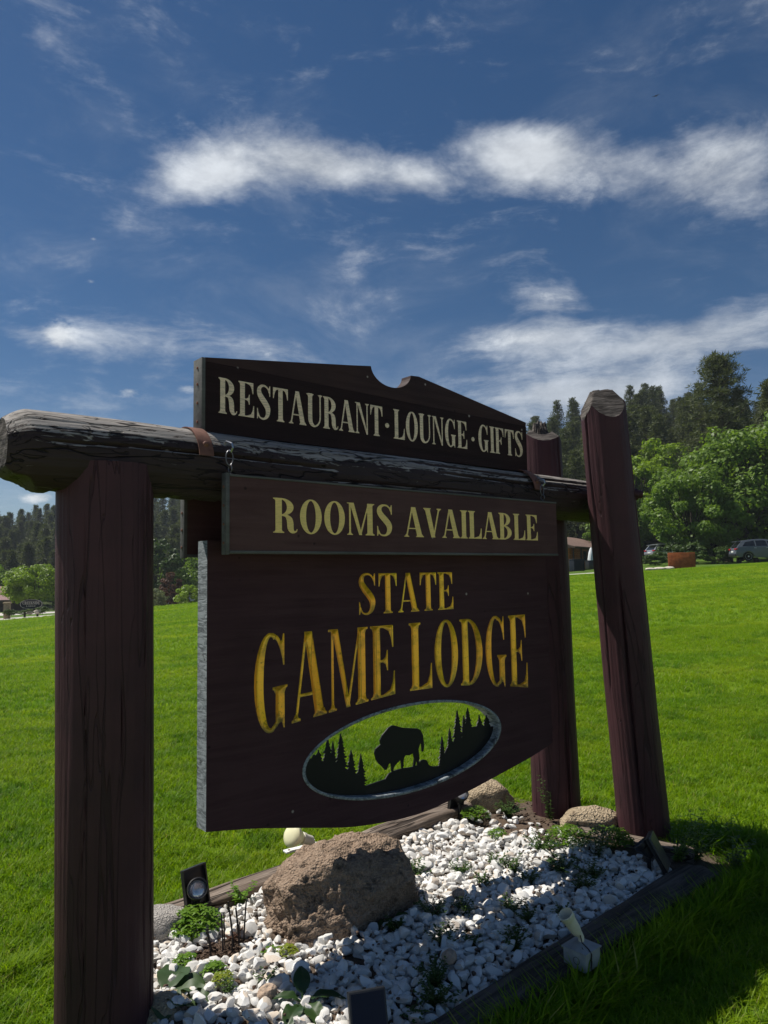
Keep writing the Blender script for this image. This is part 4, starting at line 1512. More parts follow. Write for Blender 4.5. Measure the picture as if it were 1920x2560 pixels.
timber('landscape_timber', (-.24, -.545), (1.02, -.585), .15, .12, 'grey weathered timber behind the black solar spotlight and the boulder', 1, -.02)
timber('landscape_timber', (1.03, -.60), (2.36, -.70), .16, .13, 'grey weathered timber behind the white gravel under the board tip', 2, -.02)
timber('landscape_timber', (-.75, .845), (2.38, .785), .165, .105, 'long dark timber along the front of the gravel under the grey junction box', 3, -.02, 'shaded timber')
timber('landscape_timber', (2.36, -.02), (2.52, .66), .11, .08, 'short brown timber across the bed end beside the leaning front post', 4, .0)


# ------------------------------------------------------------------ rocks
def rock(name, label, cat, loc, rz, rad, mat, seed, sub=5, cuts=8, amp=(.10, .045, .018), group=None, fr=(1.6, 4.5, 13), power=2.0, planes=()):
    rg = random.Random(seed)
    bm = bmesh.new()
    bmesh.ops.create_icosphere(bm, subdivisions=sub, radius=1.0)
    pl = [(Vector((rg.gauss(0, 1), rg.gauss(0, 1), rg.gauss(0, .8))).normalized(), rg.uniform(.68, .92)) for _ in range(cuts)]
    pl += [(Vector(d).normalized(), h) for d, h in planes]
    for v in bm.verts:
        p = v.co.copy()
        q = (abs(p.x) ** power + abs(p.y) ** power + abs(p.z) ** power) ** (-1 / power)
        p *= q
        for d, h in pl:
            k = p.dot(d) - h
            if k > 0: p -= d * k * .8
        nrm = p.normalized()
        f = sum(a * mnoise.noise(p * w + Vector((seed * 3.1, w, 0))) for a, w in zip(amp, fr))
        rid = abs(mnoise.noise(p * 6 + Vector((seed, 3, 1))))
        v.co = p + nrm * (f - amp[2] * 1.2 * max(0, .25 - rid) * 4)
        v.co = Vector((v.co.x * rad[0], v.co.y * rad[1], v.co.z * rad[2]))
    me = bpy.data.meshes.new(name)
    bm.to_mesh(me); bm.free()
    me.materials.append(MATS[mat])
    me.polygons.foreach_set('use_smooth', np.ones(len(me.polygons), dtype=bool))
    return tag(obj(name, me, None, loc, rz), label, cat, group)


rock('boulder', 'large rough brown granite boulder in the white gravel under the board', 'boulder', W(.80, -.085, .055), FR + .03, (.44, .265, .30), 'brown granite', 5, 6, 3, (.10, .05, .030), None, (1.5, 5, 20), 2.5, [((.05, -1, -.25), .74), ((-.8, -.6, .2), .90)])
rock('stone', 'rounded grey stone beside the left post and the bright green clump', 'stone', W(.10, -.47, .07), FR, (.135, .11, .105), 'grey granite', 8, 4, 4, (.08, .03, .01))
rock('stone', 'smooth brown stone at the foot of the thick left post', 'stone', W(-.12, .075, .055), FR, (.10, .08, .055), 'tan rock', 12, 4, 3, (.06, .02, .005))
rock('rock', 'tan rock against the rear post beside the back timber', 'rock', W(2.36, -.60, .10), FR - .3, (.17, .11, .125), 'tan rock', 15, 4, 8, (.10, .04, .012))
rock('rock', 'flat tan rock lying between the two far posts', 'rock', W(2.50, .03, .085), FR + .9, (.085, .20, .085), 'tan rock', 21, 4, 9, (.10, .04, .012))
rock('pebble', 'smooth pinkish tan pebble in the near gravel', 'pebble', W(.155, .30, .105), .8, (.040, .030, .028), 'pink pebble', 31, 3, 0, (.03, .01, 0))
rock('rock', 'dark brown rough lump in gravel near the left post', 'rock', W(.00, .0, .075), 1.2, (.036, .026, .022), 'bark litter', 34, 3, 5, (.2, .08, .03))
rock('pebble', 'orange tan pebble in the shaded gravel beyond the boulder', 'pebble', W(1.22, .20, .10), .4, (.032, .026, .022), 'pink pebble', 41, 3, 3, (.05, .02, 0))
rock('pebble', 'brownish pebble lying in the shaded gravel by the front timber', 'pebble', W(.80, .55, .10), 1.4, (.040, .030, .024), 'pink pebble', 44, 3, 3, (.05, .02, 0))


# ------------------------------------------------------------------ lamps in the bed
def aim(d, roll=0.0):
    return Vector(d).normalized().to_track_quat('Z', 'Y').to_matrix().to_4x4()


def spot(label, s, n_, z, yaw, pitch, yaw_p, pitch_p=25, lift=.0):
    """solar spotlight: stake, bracket, round head with lens, panel behind"""
    t = tag(empty('solar_spotlight', W(s, n_, z), yaw), label, 'garden light', 'solar spotlights in the bed')
    m = MB(); m.tube([(0, 0, -.06), (0, 0, .075)], [.010, .011], 10); m.bbox((-.016, -.012, .06), (.016, .012, .10), .003)
    m.build('stake', 'black plastic', t)
    hm = Matrix.Translation((0, .015, .125 + lift)) @ aim((0, math.cos(R(pitch)), math.sin(R(pitch))))
    m = MB(); m.lathe([(.006, -.055), (.022, -.05), (.030, -.035), (.034, .0), (.043, .006), (.045, .012), (.045, .030), (.041, .032), (.039, .026), (.037, .016)], hm, 28)
    hd = m.build('head', 'black plastic', t)
    m = MB(); m.lathe([(.002, .0245), (.018, .0235), (.030, .0205), (.0372, .016), (.0372, .012)], hm, 28)
    m.build('lens', 'lens glass', hd)
    pm = Matrix.Translation((-.005, -.045, .115 + lift)) @ Matrix.Rotation(R(yaw_p), 4, 'Z') @ Matrix.Rotation(R(-pitch_p), 4, 'X')
    m = MB(); m.bbox((-.062, -.013, -.085), (.062, -.001, .085), .004, pm)
    for lo, hi in (((-.062, -.001, -.085), (-.054, .012, .085)), ((.054, -.001, -.085), (.062, .012, .085)), ((-.0538, -.001, .077), (.0538, .012, .085)), ((-.0538, -.001, -.085), (.0538, .012, -.077))):
        m.box(lo, hi, pm)
    pn = m.build('panel', 'black plastic', t)
    m = MB(); m.box((-.055, -.0145, -.078), (.055, -.0135, .078), pm)
    m.build('cell', 'solar cell', pn)
    m = MB(); m.tube([(0, -.004, .085), (-.003, -.02, .10 + lift), (-.005, -.04, .115 + lift)], .008, 8); m.tube([(0, 0, .09), (0, .008, .118 + lift)], .009, 8)
    m.build('bracket', 'black plastic', t)
    return t


spot('black solar spotlight with bright lens beside the rounded grey stone', .26, -.465, .065, R(205), 32, 28, -12, .0)
spot('solar spotlight with pale lens on the back timber beyond the board tip', 2.07, -.60, .075, R(200), 45, 20, 10, -.01)
spot('dark solar spotlight leaning beside weeds at the end of the front timber', 2.17, .60, .045, R(62), 48, 0, 28, .0)
spot('dark blue solar spotlight panel at the bottom edge of the gravel', .33, .64, .005, R(10), 40, 5, 22, .0)

# cream flood lamp behind the boulder
t = tag(empty('flood_lamp', W(1.00, -.74, .10), 0), 'cream round flood lamp on a white bracket behind the boulder', 'flood lamp')
m = MB(); m.bbox((-.10, -.022, 0), (.10, .022, .010), .003, Matrix.Rotation(R(34), 4, 'Z')); pl_ = m.build('plate', 'white metal', t)
m = MB(); m.lathe([(.004, .003), (.007, .002), (.008, 0)], Matrix.Translation((-.062, -.042, .010)), 8); m.build('screw', 'rust brown steel', pl_)
hd = (-.58, -.66, .42)
M0 = Matrix.Translation((.045, .03, .03)) @ aim(hd)
m = MB(); m.tube([(.05, .03, .008), (.05, .03, .035)], [.022, .018], 12); m.lathe([(.010, -.01), (.026, 0), (.027, .05), (.031, .052), (.032, .075), (.020, .078)], M0, 20); m.build('holder', 'beige plastic', t)
m = MB(); m.lathe([(.024, .074), (.034, .09), (.052, .125), (.058, .142), (.0575, .150), (.050, .158), (.030, .165), (.008, .168)], M0, 36); m.build('bulb', 'cream lamp', t)

# junction box with an empty lamp holder on the front timber
t = tag(empty('junction_box_lamp', W(1.16, .895, .078), FR + .03), 'beige lamp holder without bulb on grey junction box on dark timber', 'lamp holder')
t.scale = (.88, .88, .88)
m = MB(); m.bbox((-.056, -.056, 0), (.056, .056, .072), .005); bx = m.build('box', 'grey box metal', t)
m = MB()
m.add([(-.060, -.060, .072), (.060, -.060, .072), (.060, .060, .072), (-.060, .060, .072), (-.060, -.060, .078), (.060, -.060, .078), (.060, .060, .078), (-.060, .060, .078), (-.018, -.018, .096), (.018, -.018, .096), (.018, .018, .096), (-.018, .018, .096)],
      [(0, 3, 2, 1), (0, 1, 5, 4), (1, 2, 6, 5), (2, 3, 7, 6), (3, 0, 4, 7), (4, 5, 9, 8), (5, 6, 10, 9), (6, 7, 11, 10), (7, 4, 8, 11), (8, 9, 10, 11)])
m.build('lid', 'grey box metal', t)
m = MB(); m.lathe([(.010, .0008), (.0115, .0012), (.0115, 0)], Matrix.Translation((-.030, -.034, .086)) @ Matrix.Rotation(R(18), 4, 'X'), 10); m.build('knockout', 'dark stem', t)
for fx, M0 in ((-.024, Matrix.Translation((-.024, -.0565, .030)) @ Matrix.Rotation(R(90), 4, 'X')), (.01, Matrix.Translation((-.0565, -.01, .038)) @ Matrix.Rotation(R(-90), 4, 'Y'))):
    V, F = [], []
    for k in range(20):
        a = 2 * math.pi * k / 20
        for r in (.0135, .0155): V.append(M0 @ Vector((r * math.cos(a), r * math.sin(a), .0004)))
    m = MB(); m.add(V, [(2 * k, 2 * k + 1, (2 * k + 3) % 40, (2 * k + 2) % 40) for k in range(20)]); m.build('knockout_ring', 'dark stem', bx)
m = MB(); m.tube([(0, 0, .094), (0, 0, .112), (-.008, .003, .126), (-.016, .006, .134)], [.012, .013, .015, .015], 14); m.build('elbow', 'beige plastic', t)
m = MB(); m.lathe([(.014, .0), (.020, .006), (.025, .03), (.0275, .082), (.031, .086), (.0325, .112), (.0300, .113), (.0265, .10), (.024, .05), (.010, .03)], Matrix.Translation((-.014, .006, .128)) @ aim((-.50, .16, .80)), 24); m.build('holder', 'beige plastic', t)
m = MB(); m.tube([(-.016, -.005, .13), (-.028, -.022, .105), (-.026, -.052, .088), (-.022, -.0625, .07), (-.020, -.058, .03), (-.024, -.062, .004)], .0026, 6); m.build('wire', 'dark stem', t)


# ------------------------------------------------------------------ plants in the bed
def leafcard(Vl, Fl, p, d, up, ln, wd, bend=.15, seg=2):
    """pointed oval leaf from p along d"""
    d = d.normalized(); sd = d.cross(up)
    if sd.length < 1e-4: sd = d.orthogonal()
    sd.normalize(); nr = sd.cross(d)
    o = len(Vl)
    Vl.append(tuple(p))
    for f, w in ((.35, 1.0), (.72, .72)):
        c = p + d * ln * f - nr * bend * ln * f * f
        Vl.append(tuple(c + sd * wd * .5 * w)); Vl.append(tuple(c - sd * wd * .5 * w))
    Vl.append(tuple(p + d * ln - nr * bend * ln))
    Fl += [(o, o + 2, o + 1), (o + 1, o + 2, o + 4), (o + 1, o + 4, o + 3), (o + 3, o + 4, o + 5)]


def tris(V, F, name, mat):
    me = bpy.data.meshes.new(name)
    return mesh_np(name, V, np.array(F), mat)


def rv(rg, zb=0.0):
    v = Vector((rg.gauss(0, 1), rg.gauss(0, 1), rg.gauss(0, 1) + zb))
    return v.normalized()


def plant(name, label, s, n_, kind='weed', size=.1, count=10, mat='weed leaf', leaf=.02, seed=0, group=None, cat='weed', asp=.55, lean_=(0, 0)):
    rg = random.Random(seed * 17 + 5)
    z = (bed_z(s, n_) if -.7 < n_ < .78 and -.5 < s < 2.6 else 0) + .025
    t = tag(empty(name, W(s, n_, z), FR), label, cat, group)
    V, F = [], []
    st = MB()
    if kind == 'clump':
        for i in range(count):
            u = rg.random() ** .5
            a = rg.uniform(0, 6.28)
            r = size * u
            h = size * .75 * math.sqrt(max(0, 1 - u * u * .9)) * rg.uniform(.55, 1.05)
            p = Vector((r * math.cos(a), r * math.sin(a), h))
            if i % 7 == 0: st.tube([(p.x * .2, p.y * .2, -.02), (p.x * .7, p.y * .7, h * .6), p], .0012, 4, False)
            base = rg.uniform(0, 6.28)
            for q in range(3):
                an = base + q * 2.1
                leafcard(V, F, p, Vector((math.cos(an), math.sin(an), rg.uniform(-.25, .35))), Vector((0, 0, 1)), leaf * rg.uniform(.7, 1.2), leaf * asp * rg.uniform(.8, 1.2), .25)
    else:
        for i in range(count):
            a = rg.uniform(0, 6.28); k = rg.uniform(.3, 1.0)
            tip = Vector((math.cos(a) * size * k * (.95 if kind == 'weed' else .6) + lean_[0] * size, math.sin(a) * size * k * (.95 if kind == 'weed' else .6) + lean_[1] * size, size * (rg.uniform(.30, .85) if kind == 'weed' else rg.uniform(.55, 1.15)) * (1.25 - .5 * k)))
            p0 = Vector((rg.gauss(0, .006), rg.gauss(0, .006), -.02))
            mid = p0.lerp(tip, .5) + Vector((0, 0, size * .12))
            st.tube([p0, mid, tip], [.0016, .0012, .0006], 4, False)
            nl = max(3, int(size * (1 if kind == 'weed' else .8) / leaf * 1.6))
            for q in range(nl):
                f = (q + .6) / nl
                p = p0 * (1 - f) ** 2 + mid * 2 * f * (1 - f) + tip * f * f
                an = q * 2.4 + a
                for sg in (0, math.pi):
                    leafcard(V, F, p, Vector((math.cos(an + sg), math.sin(an + sg), rg.uniform(.1, .7))), Vector((0, 0, 1)), leaf * rg.uniform(.7, 1.25) * (1.1 - .5 * f), leaf * asp * rg.uniform(.8, 1.2), .25)
    obj('leaves', mesh_np('leaves', V, np.array(F), mat), t)['kind'] = 'stuff'
    if st.V: st.build('stems', mat if kind != 'tall' else 'weed leaf', t)
    return t


def bigleaf(name, label, s, n_, leaves, mat, cat='plant', group=None):
    """plant of a few large leaves; each leaf is a piece of its own"""
    z = bed_z(s, n_) + .02
    t = tag(empty(name, W(s, n_, z), FR), label, cat, group)
    for (az, el, ln, wd, curl, sk) in leaves:
        az = R(az); el = R(el)
        V, F = [], []
        nu, nv = 9, 6
        d = Vector((math.cos(az) * math.cos(el), math.sin(az) * math.cos(el), math.sin(el)))
        sd = Vector((-math.sin(az), math.cos(az), 0)); nr = d.cross(sd) * -1
        nr = sd.cross(d) * -1 if nr.z < 0 else nr
        p0 = Vector((0, 0, 0)) + d * sk
        for i in range(nu + 1):
            f = i / nu
            w = wd * .5 * (math.sin(math.pi * min(1, f * .93 + .045)) ** .75) * (1.12 - .30 * f)
            for j in range(-nv, nv + 1):
                g = j / nv
                rip = .10 * wd * math.sin(f * 16 + abs(g) * 3) * abs(g) * .5
                p = p0 + d * ln * f + sd * w * g + nr * (abs(g) * w * .35 - curl * ln * f * f + rip)
                V.append(tuple(p))
        m_ = 2 * nv + 1
        F = np.array([(i * m_ + k, i * m_ + k + 1, (i + 1) * m_ + k + 1, (i + 1) * m_ + k) for i in range(nu) for k in range(m_ - 1)])
        lf = obj('leaf', mesh_np('leaf', V, F, mat, True), t)
        if sk > .01:
            st = MB(); st.tube([(0, 0, -.02), tuple(p0 * .6), tuple(p0 + d * ln * .1)], .004, 6); st.build('stalk', mat, lf)
    return t


plant('parsley_clump', 'bright green parsley clump between the grey stone and the dead stems', .205, -.375, 'clump', .115, 330, 'parsley leaf', .020, 1, None, 'plant')
plant('parsley_clump', 'small bright green parsley tuft left of the dead stems', .045, -.115, 'clump', .045, 60, 'parsley leaf', .016, 2, None, 'plant')
plant('parsley_clump', 'two-lobed bright green parsley tuft below the dead stems', .095, .02, 'clump', .042, 60, 'parsley leaf', .016, 3, None, 'plant')
plant('parsley_clump', 'yellow green tuft touching the near gravel below the parsley', .085, .105, 'clump', .04, 50, 'yellow green leaf', .015, 4, None, 'plant')
plant('weed', 'dark green sprig in near sunlit gravel below the parsley tufts', .075, .165, 'weed', .045, 8, 'weed leaf', .014, 5, None)
plant('weed', 'small olive weed in bright gravel below the boulder corner', .205, .205, 'weed', .05, 9, 'weed leaf', .016, 6, None)
plant('weed', 'three-leaved seedling at the left foot of the boulder', .33, .035, 'clump', .03, 9, 'parsley leaf', .018, 7, None)
plant('weed', 'yellowish tuft at the foot of the boulder front', .375, .08, 'clump', .04, 40, 'yellow green leaf', .014, 8, None)
plant('weed', 'reddish brown sprig in gravel between dead stems and boulder', .29, -.19, 'weed', .055, 5, 'red brown leaf', .016, 9, None)
plant('weed', 'leafy green sprig against the left top of the boulder', .48, -.47, 'weed', .11, 9, 'parsley leaf', .026, 10, None)
plant('tuft', 'bright green mossy tuft beside the back spotlight', 2.10, -.50, 'clump', .085, 200, 'parsley leaf', .014, 11, None, 'plant')
plant('tuft', 'bright green tuft by the back timber above the boulder', 1.33, -.52, 'clump', .06, 110, 'parsley leaf', .013, 12, None, 'plant')
plant('tuft', 'low green tuft in the soil patch near the rear post', 2.0, -.24, 'clump', .055, 90, 'parsley leaf', .013, 13, None, 'plant')
WL = [(1.30, -.17, .075, 14, 'sunlit weed in gravel just right of the boulder'), (1.50, -.05, .06, 12, 'sunlit weed in the middle of the bright gravel'),
      (1.70, 0.0, .055, 12, 'sunlit twin weed nearer the right side of the bright gravel'), (1.70, .12, .075, 14, 'weed at the shadow edge in the right gravel'),
      (1.45, .15, .06, 10, 'weed at the shadow edge beside the tan pebble'), (1.63, .27, .06, 12, 'weed just inside the shadow in mid gravel'),
      (1.04, .21, .075, 14, 'dark weed in shade at the right foot of the boulder'), (1.18, .28, .06, 12, 'dark weed in the shaded gravel near the orange pebble'),
      (1.33, .42, .065, 14, 'bushy dark weed in shaded gravel behind the lamp holder'), (1.30, .53, .06, 12, 'dark weed just behind the lamp holder'),
      (1.42, .62, .055, 12, 'dark weed against the front timber right of the lamp holder'), (1.10, .62, .065, 12, 'dark weed against the front timber left of the lamp holder'),
      (.92, .41, .07, 12, 'yellowish weed in the bright streak of shaded gravel'), (.99, .50, .045, 8, 'tiny weed below the bright streak of gravel'),
      (.62, .66, .085, 16, 'dark weed by the front timber at the bottom of the gravel'), (.70, .58, .075, 14, 'second dark weed above the one at the bottom timber'),
      (.50, .68, .05, 8, 'low dark weed right of the dark solar panel'), (.82, .22, .05, 10, 'low dark weed in shade below the boulder'),
      (1.86, .30, .09, 18, 'broad dark weed in the shaded right gravel'), (1.75, .50, .075, 14, 'dark weed left of the leaning dark spotlight'),
      (1.90, .45, .09, 16, 'dense dark weed close to the leaning dark spotlight'), (2.02, .06, .10, 18, 'leafy weed where the bright gravel meets the soil')]
for i, (s, n_, sz, ct, lb) in enumerate(WL):
    plant('weed', lb, s, n_, 'weed', sz * 1.25, int(ct * 1.3), 'weed leaf', .020, 20 + i, 'weeds sprouting through the white gravel', 'weed', .5)
plant('weed', 'broad bright weed patch in front of the flat rock', 2.16, .12, 'clump', .12, 230, 'parsley leaf', .018, 60, None)
plant('weed', 'second bright weed patch spilling over the short brown timber', 2.30, .30, 'clump', .12, 190, 'parsley leaf', .020, 61, None)
plant('tall_weed', 'tall spiky dark weed in front of the leaning post', 2.14, .33, 'tall', .26, 8, 'dark plant leaf', .035, 62, None, 'weed', .3)
plant('tall_weed', 'airy sunlit weed with small leaves right of the leaning post', 2.52, .66, 'tall', .24, 12, 'parsley leaf', .030, 63, None, 'weed', .4, (.25, -.3))
plant('tall_weed', 'sprawling sunlit weed beyond the leaning dark spotlight', 2.40, .62, 'tall', .20, 16, 'parsley leaf', .026, 64, None, 'weed', .5, (.2, -.3))
plant('tall_weed', 'outermost airy weed at the end of the dark timber', 2.56, .84, 'tall', .18, 12, 'weed leaf', .030, 65, None, 'weed', .45, (.1, -.2))
plant('tall_weed', 'thin upright weed against the rear post', 2.42, -.18, 'tall', .24, 5, 'weed leaf', .028, 66, None, 'weed', .4)
plant('tall_weed', 'dusty weed spread around the tan rock', 2.30, -.40, 'weed', .12, 16, 'weed leaf', .024, 67, None, 'weed', .4)
bigleaf('broadleaf_plant', 'large wrinkled leaf plant at the foot of the left post', -.10, .01, [(-62, 6, .17, .15, .25, .03), (-20, 10, .15, .13, .3, .02), (35, 20, .14, .12, .3, .02), (-110, 12, .13, .12, .3, .02)], 'rhubarb leaf')
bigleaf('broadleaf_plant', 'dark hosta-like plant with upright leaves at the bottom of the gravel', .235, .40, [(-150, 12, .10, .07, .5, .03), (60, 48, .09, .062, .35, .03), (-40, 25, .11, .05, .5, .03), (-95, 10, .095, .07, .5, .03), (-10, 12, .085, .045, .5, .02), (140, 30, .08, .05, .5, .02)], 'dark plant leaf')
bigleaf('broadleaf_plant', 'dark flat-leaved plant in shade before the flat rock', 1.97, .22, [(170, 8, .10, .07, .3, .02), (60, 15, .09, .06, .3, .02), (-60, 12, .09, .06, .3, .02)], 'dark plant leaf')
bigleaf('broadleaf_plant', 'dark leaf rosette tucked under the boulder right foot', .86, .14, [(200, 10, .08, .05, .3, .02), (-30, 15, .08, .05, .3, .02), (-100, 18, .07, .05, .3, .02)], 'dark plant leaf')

# black cut stems of a dead shrub
t = tag(empty('dead_shrub', W(.22, -.14, .05), FR), 'black cut stems of a dead shrub in dry litter', 'dead shrub')
for i, (x, y, h, dx, dy, r) in enumerate([(-.06, -.02, .13, -.02, .0, .004), (-.035, .01, .10, -.03, .01, .003), (.0, .0, .155, -.01, .0, .0035), (.012, .01, .15, .0, .01, .003), (.045, -.01, .20, -.03, .0, .004), (.075, .0, .16, -.02, .0, .0045), (.06, -.02, .11, .0, .0, .003), (.10, .02, .17, .015, .0, .004), (-.02, -.03, .11, .0, .0, .003), (.02, -.035, .07, .0, .0, .003)]):
    m = MB(); m.tube([(x, y, -.02), (x + dx * .5, y + dy * .5, h * .5), (x + dx, y + dy, h)], [r, r * .9, r * .8], 6)
    m.build('stem', 'dark stem', t)
m = MB()
for i in range(150):
    a = rnd.uniform(0, 6.28); r = abs(rnd.gauss(0, .075)); l = rnd.uniform(.03, .08); a2 = rnd.uniform(0, 6.28)
    p = Vector((math.cos(a) * r * 1.3, math.sin(a) * r * .7, rnd.uniform(0, .022)))
    m.tube([p, p + Vector((math.cos(a2) * l, math.sin(a2) * l, rnd.uniform(-.005, .015)))], .0012, 3, False)
m.build('litter', 'bark litter', t)['kind'] = 'stuff'


# ------------------------------------------------------------------ trees
def quads_np(cen, U, Vv):
    """leaf quads from centres and half-axes"""
    n = len(cen)
    P = np.empty((n, 4, 3))
    P[:, 0] = cen - U; P[:, 1] = cen + Vv * .6 - U * .1; P[:, 2] = cen + U; P[:, 3] = cen - Vv * .6 + U * .1
    return P.reshape(-1, 3), np.arange(n * 4).reshape(n, 4)


def pine_meshes(name, H, seed, whorls, per, clumps, needles, nl, nw, base=.22, R0=.21, irregular=.35, taper=.85):
    g = np.random.default_rng(seed)
    tb = MB()
    tb.tube([(0, 0, -.6), (0, 0, H * .3), (.02 * H * g.normal(0, .3), .02 * H * g.normal(0, .3), H * .65), (0, 0, H * .985)], [.019 * H, .015 * H, .008 * H, .0015 * H], 8)
    cen = []
    for w in range(whorls):
        f = (w + g.uniform(-.3, .3)) / whorls
        z = H * (base + (1 - base) * max(0, f))
        prof = (1 - f) ** taper * min(1, .45 + f * 2.6)
        a0 = g.uniform(0, 6.28)
        for k in range(per):
            a = a0 + 6.283 * k / per + g.normal(0, .25)
            L = H * R0 * prof * g.uniform(1 - irregular, 1 + irregular) + .02 * H
            rise = g.uniform(.05, .4) * L
            if g.random() < .5 and L > .06 * H:
                tb.tube([(0, 0, z), (math.cos(a) * L * .5, math.sin(a) * L * .5, z + rise * .3), (math.cos(a) * L * .95, math.sin(a) * L * .95, z + rise)], [.0035 * H, .0022 * H, .0008 * H], 4, False)
            for c in range(clumps):
                q = (c + .7) / clumps if clumps > 1 else .8
                q = .25 + .75 * q + g.normal(0, .05)
                sp = .05 * H * (.5 + .5 * prof)
                cen.append((math.cos(a) * L * q + g.normal(0, sp * .5), math.sin(a) * L * q + g.normal(0, sp * .5), z + rise * q + g.normal(0, sp * .4)))
    cen = np.array(cen)
    n = len(cen)
    C_ = np.repeat(cen, needles, 0)
    D = g.normal(0, 1, (n * needles, 3)); D[:, 2] = D[:, 2] * .75 + .35
    D /= np.linalg.norm(D, axis=1, keepdims=True)
    Q = np.cross(D, g.normal(0, 1, D.shape)); Q /= np.linalg.norm(Q, axis=1, keepdims=True)
    ln = g.uniform(.6, 1.1, (len(D), 1)) * nl
    V, F = quads_np(C_ + D * ln * .75, D * ln * .6, Q * nw)
    return mesh_np(name + '_crown', V, F, 'pine needle'), tb.mesh(name + '_trunk', 'tree bark')


def broad_meshes(name, H, seed, Rx, Rz, lobes, leaves, lf, mat, base=.12, trunks=1, lobe_r=.30):
    """broad-leaved tree: limbs reaching out to many uneven leaf masses with gaps between them"""
    g = np.random.default_rng(seed)
    tb = MB()
    cz = H - Rz
    cen, nor = [], []
    cl = []
    for i in range(lobes):
        d = g.normal(0, 1, 3); d /= np.linalg.norm(d)
        k = g.uniform(.35, 1.0) ** .5
        k *= 1 + .16 * mnoise.noise(Vector((d[0] * 2 + seed, d[1] * 2, d[2] * 2)))
        cl.append(np.array((d[0] * Rx * k, d[1] * Rx * k, cz + d[2] * Rz * k * (1.0 if d[2] > 0 else .92))))
    for i, c in enumerate(cl):
        r = Rx * lobe_r * g.uniform(.55, 1.15)
        m = int(leaves * g.uniform(.6, 1.3))
        d = g.normal(0, 1, (m, 3)); d /= np.linalg.norm(d, axis=1, keepdims=True)
        k = g.uniform(.25, 1, (m, 1)) ** .45
        cen.append(c + d * r * k * np.array((1, 1, .72)))
        nor.append(d + np.array((0, 0, .55)) + g.normal(0, .55, (m, 3)))
        if i % 3 == 0:
            s0 = np.array((g.normal(0, .04) * Rx, g.normal(0, .04) * Rx, H * base + (c[2] - H * base) * .15))
            mid = (s0 + c) / 2 + g.normal(0, .05 * Rx, 3)
            tb.tube([s0, mid, c], [.016 * H * .55, .009 * H * .6, .003 * H], 5, False)
    for k in range(trunks):
        ox = (k - (trunks - 1) / 2) * Rx * .35
        tb.tube([(ox, 0, -.6), (ox * .8, .02 * H, H * base), (ox * .4, 0, H * .45), (0, 0, H * .8)], [.020 * H, .016 * H, .010 * H, .003 * H], 8)
    cen = np.vstack(cen); nor = np.vstack(nor)
    nor /= np.linalg.norm(nor, axis=1, keepdims=True)
    U = np.cross(nor, g.normal(0, 1, nor.shape)); U /= np.linalg.norm(U, axis=1, keepdims=True)
    Q = np.cross(nor, U)
    s = lf * g.uniform(.6, 1.25, (len(cen), 1))
    V, F = quads_np(cen, U * s * .62, Q * s * .62)
    keep = V.reshape(-1, 4, 3)[:, :, 2].min(1) > .05
    F = F[keep]
    used = np.unique(F); mp = np.zeros(len(V), int); mp[used] = np.arange(len(used))
    return mesh_np(name + '_crown', V[used], mp[F], mat), tb.mesh(name + '_trunk', 'tree bark')


def plant_tree(name, mm, x, y, rz, sc, label, group=None, z=None, cat='tree'):
    t = tag(empty(name, (x, y, tz(x, y) if z is None else z), rz), label, cat, group)
    t.scale = sc if isinstance(sc, tuple) else (sc, sc, sc)
    obj('crown', mm[0], t); obj('trunk', mm[1], t)
    return t


far_pine = [pine_meshes('far_pine', 12.0, 40 + i, 18 + i, 6, 3, 9, .62, .13, .14 + .03 * (i % 3), .19 + .02 * (i % 2)) for i in range(5)]
mid_pine = [pine_meshes('mid_pine', 13.0, 60 + i, 24, 6, 3, 11, .45, .085, .14, .17 + .02 * i) for i in range(3)]
big_pine = pine_meshes('big_pine', 18.0, 77, 30, 9, 4, 17, .46, .060, .22, .215, .45, .62)

# left hill
k = 0
gr = np.random.default_rng(5)
LH = []
for row, y in enumerate(np.linspace(152, 290, 13)):
    n = 15
    for j in range(n):
        t = -.60 + .36 * (j + gr.uniform(.1, .9)) / n
        LH.append((t * (y + gr.uniform(-4, 4)), y + gr.uniform(-4, 4)))
for x, y in LH:
    plant_tree('pine_tree', far_pine[k % 5], x, y, gr.uniform(0, 6.28), gr.uniform(.75, 1.18), 'dark ponderosa pine ' + ('at the foot of the hill', 'halfway up the hill', 'along the skyline of the hill')[0 if y < 195 else 1 if y < 250 else 2] + ' behind the thick post', 'pines on the hill behind the thick post'); k += 1
RH = []
for row, y in enumerate(np.linspace(94, 178, 10)):
    n = 13
    for j in range(n):
        t = .195 + .38 * (j + gr.uniform(.1, .9)) / n
        RH.append((t * (y + gr.uniform(-3, 3)), y + gr.uniform(-3, 3)))
for x, y in RH:
    plant_tree('pine_tree', mid_pine[k % 3], x, y, gr.uniform(0, 6.28), gr.uniform(.80, 1.2), 'dark ponderosa pine ' + ('just behind the light green trees', 'on the slope above the light green trees', 'along the skyline above the light green trees')[0 if y < 120 else 1 if y < 158 else 2], 'pines on the slope above the parking area'); k += 1
# hill seen only past the boards
for j in range(34):
    y = gr.uniform(125, 230); t = -.24 + .43 * (j + gr.uniform(0, 1)) / 34
    plant_tree('pine_tree', far_pine[k % 5], t * y, y, gr.uniform(0, 6.28), gr.uniform(.8, 1.15), 'dark ponderosa pine on the hill directly behind the lodge boards', 'pines on the hill behind the boards'); k += 1
plant_tree('pine_tree', big_pine, 37.2, 78.0, .6, 1.27, 'tallest pine, standing out against the sky above the light green trees')
plant_tree('pine_tree', mid_pine[1], 45.0, 82.0, 2.0, (1.55, 1.55, 1.55), 'tall dark pine at the picture edge beside the tallest pine')

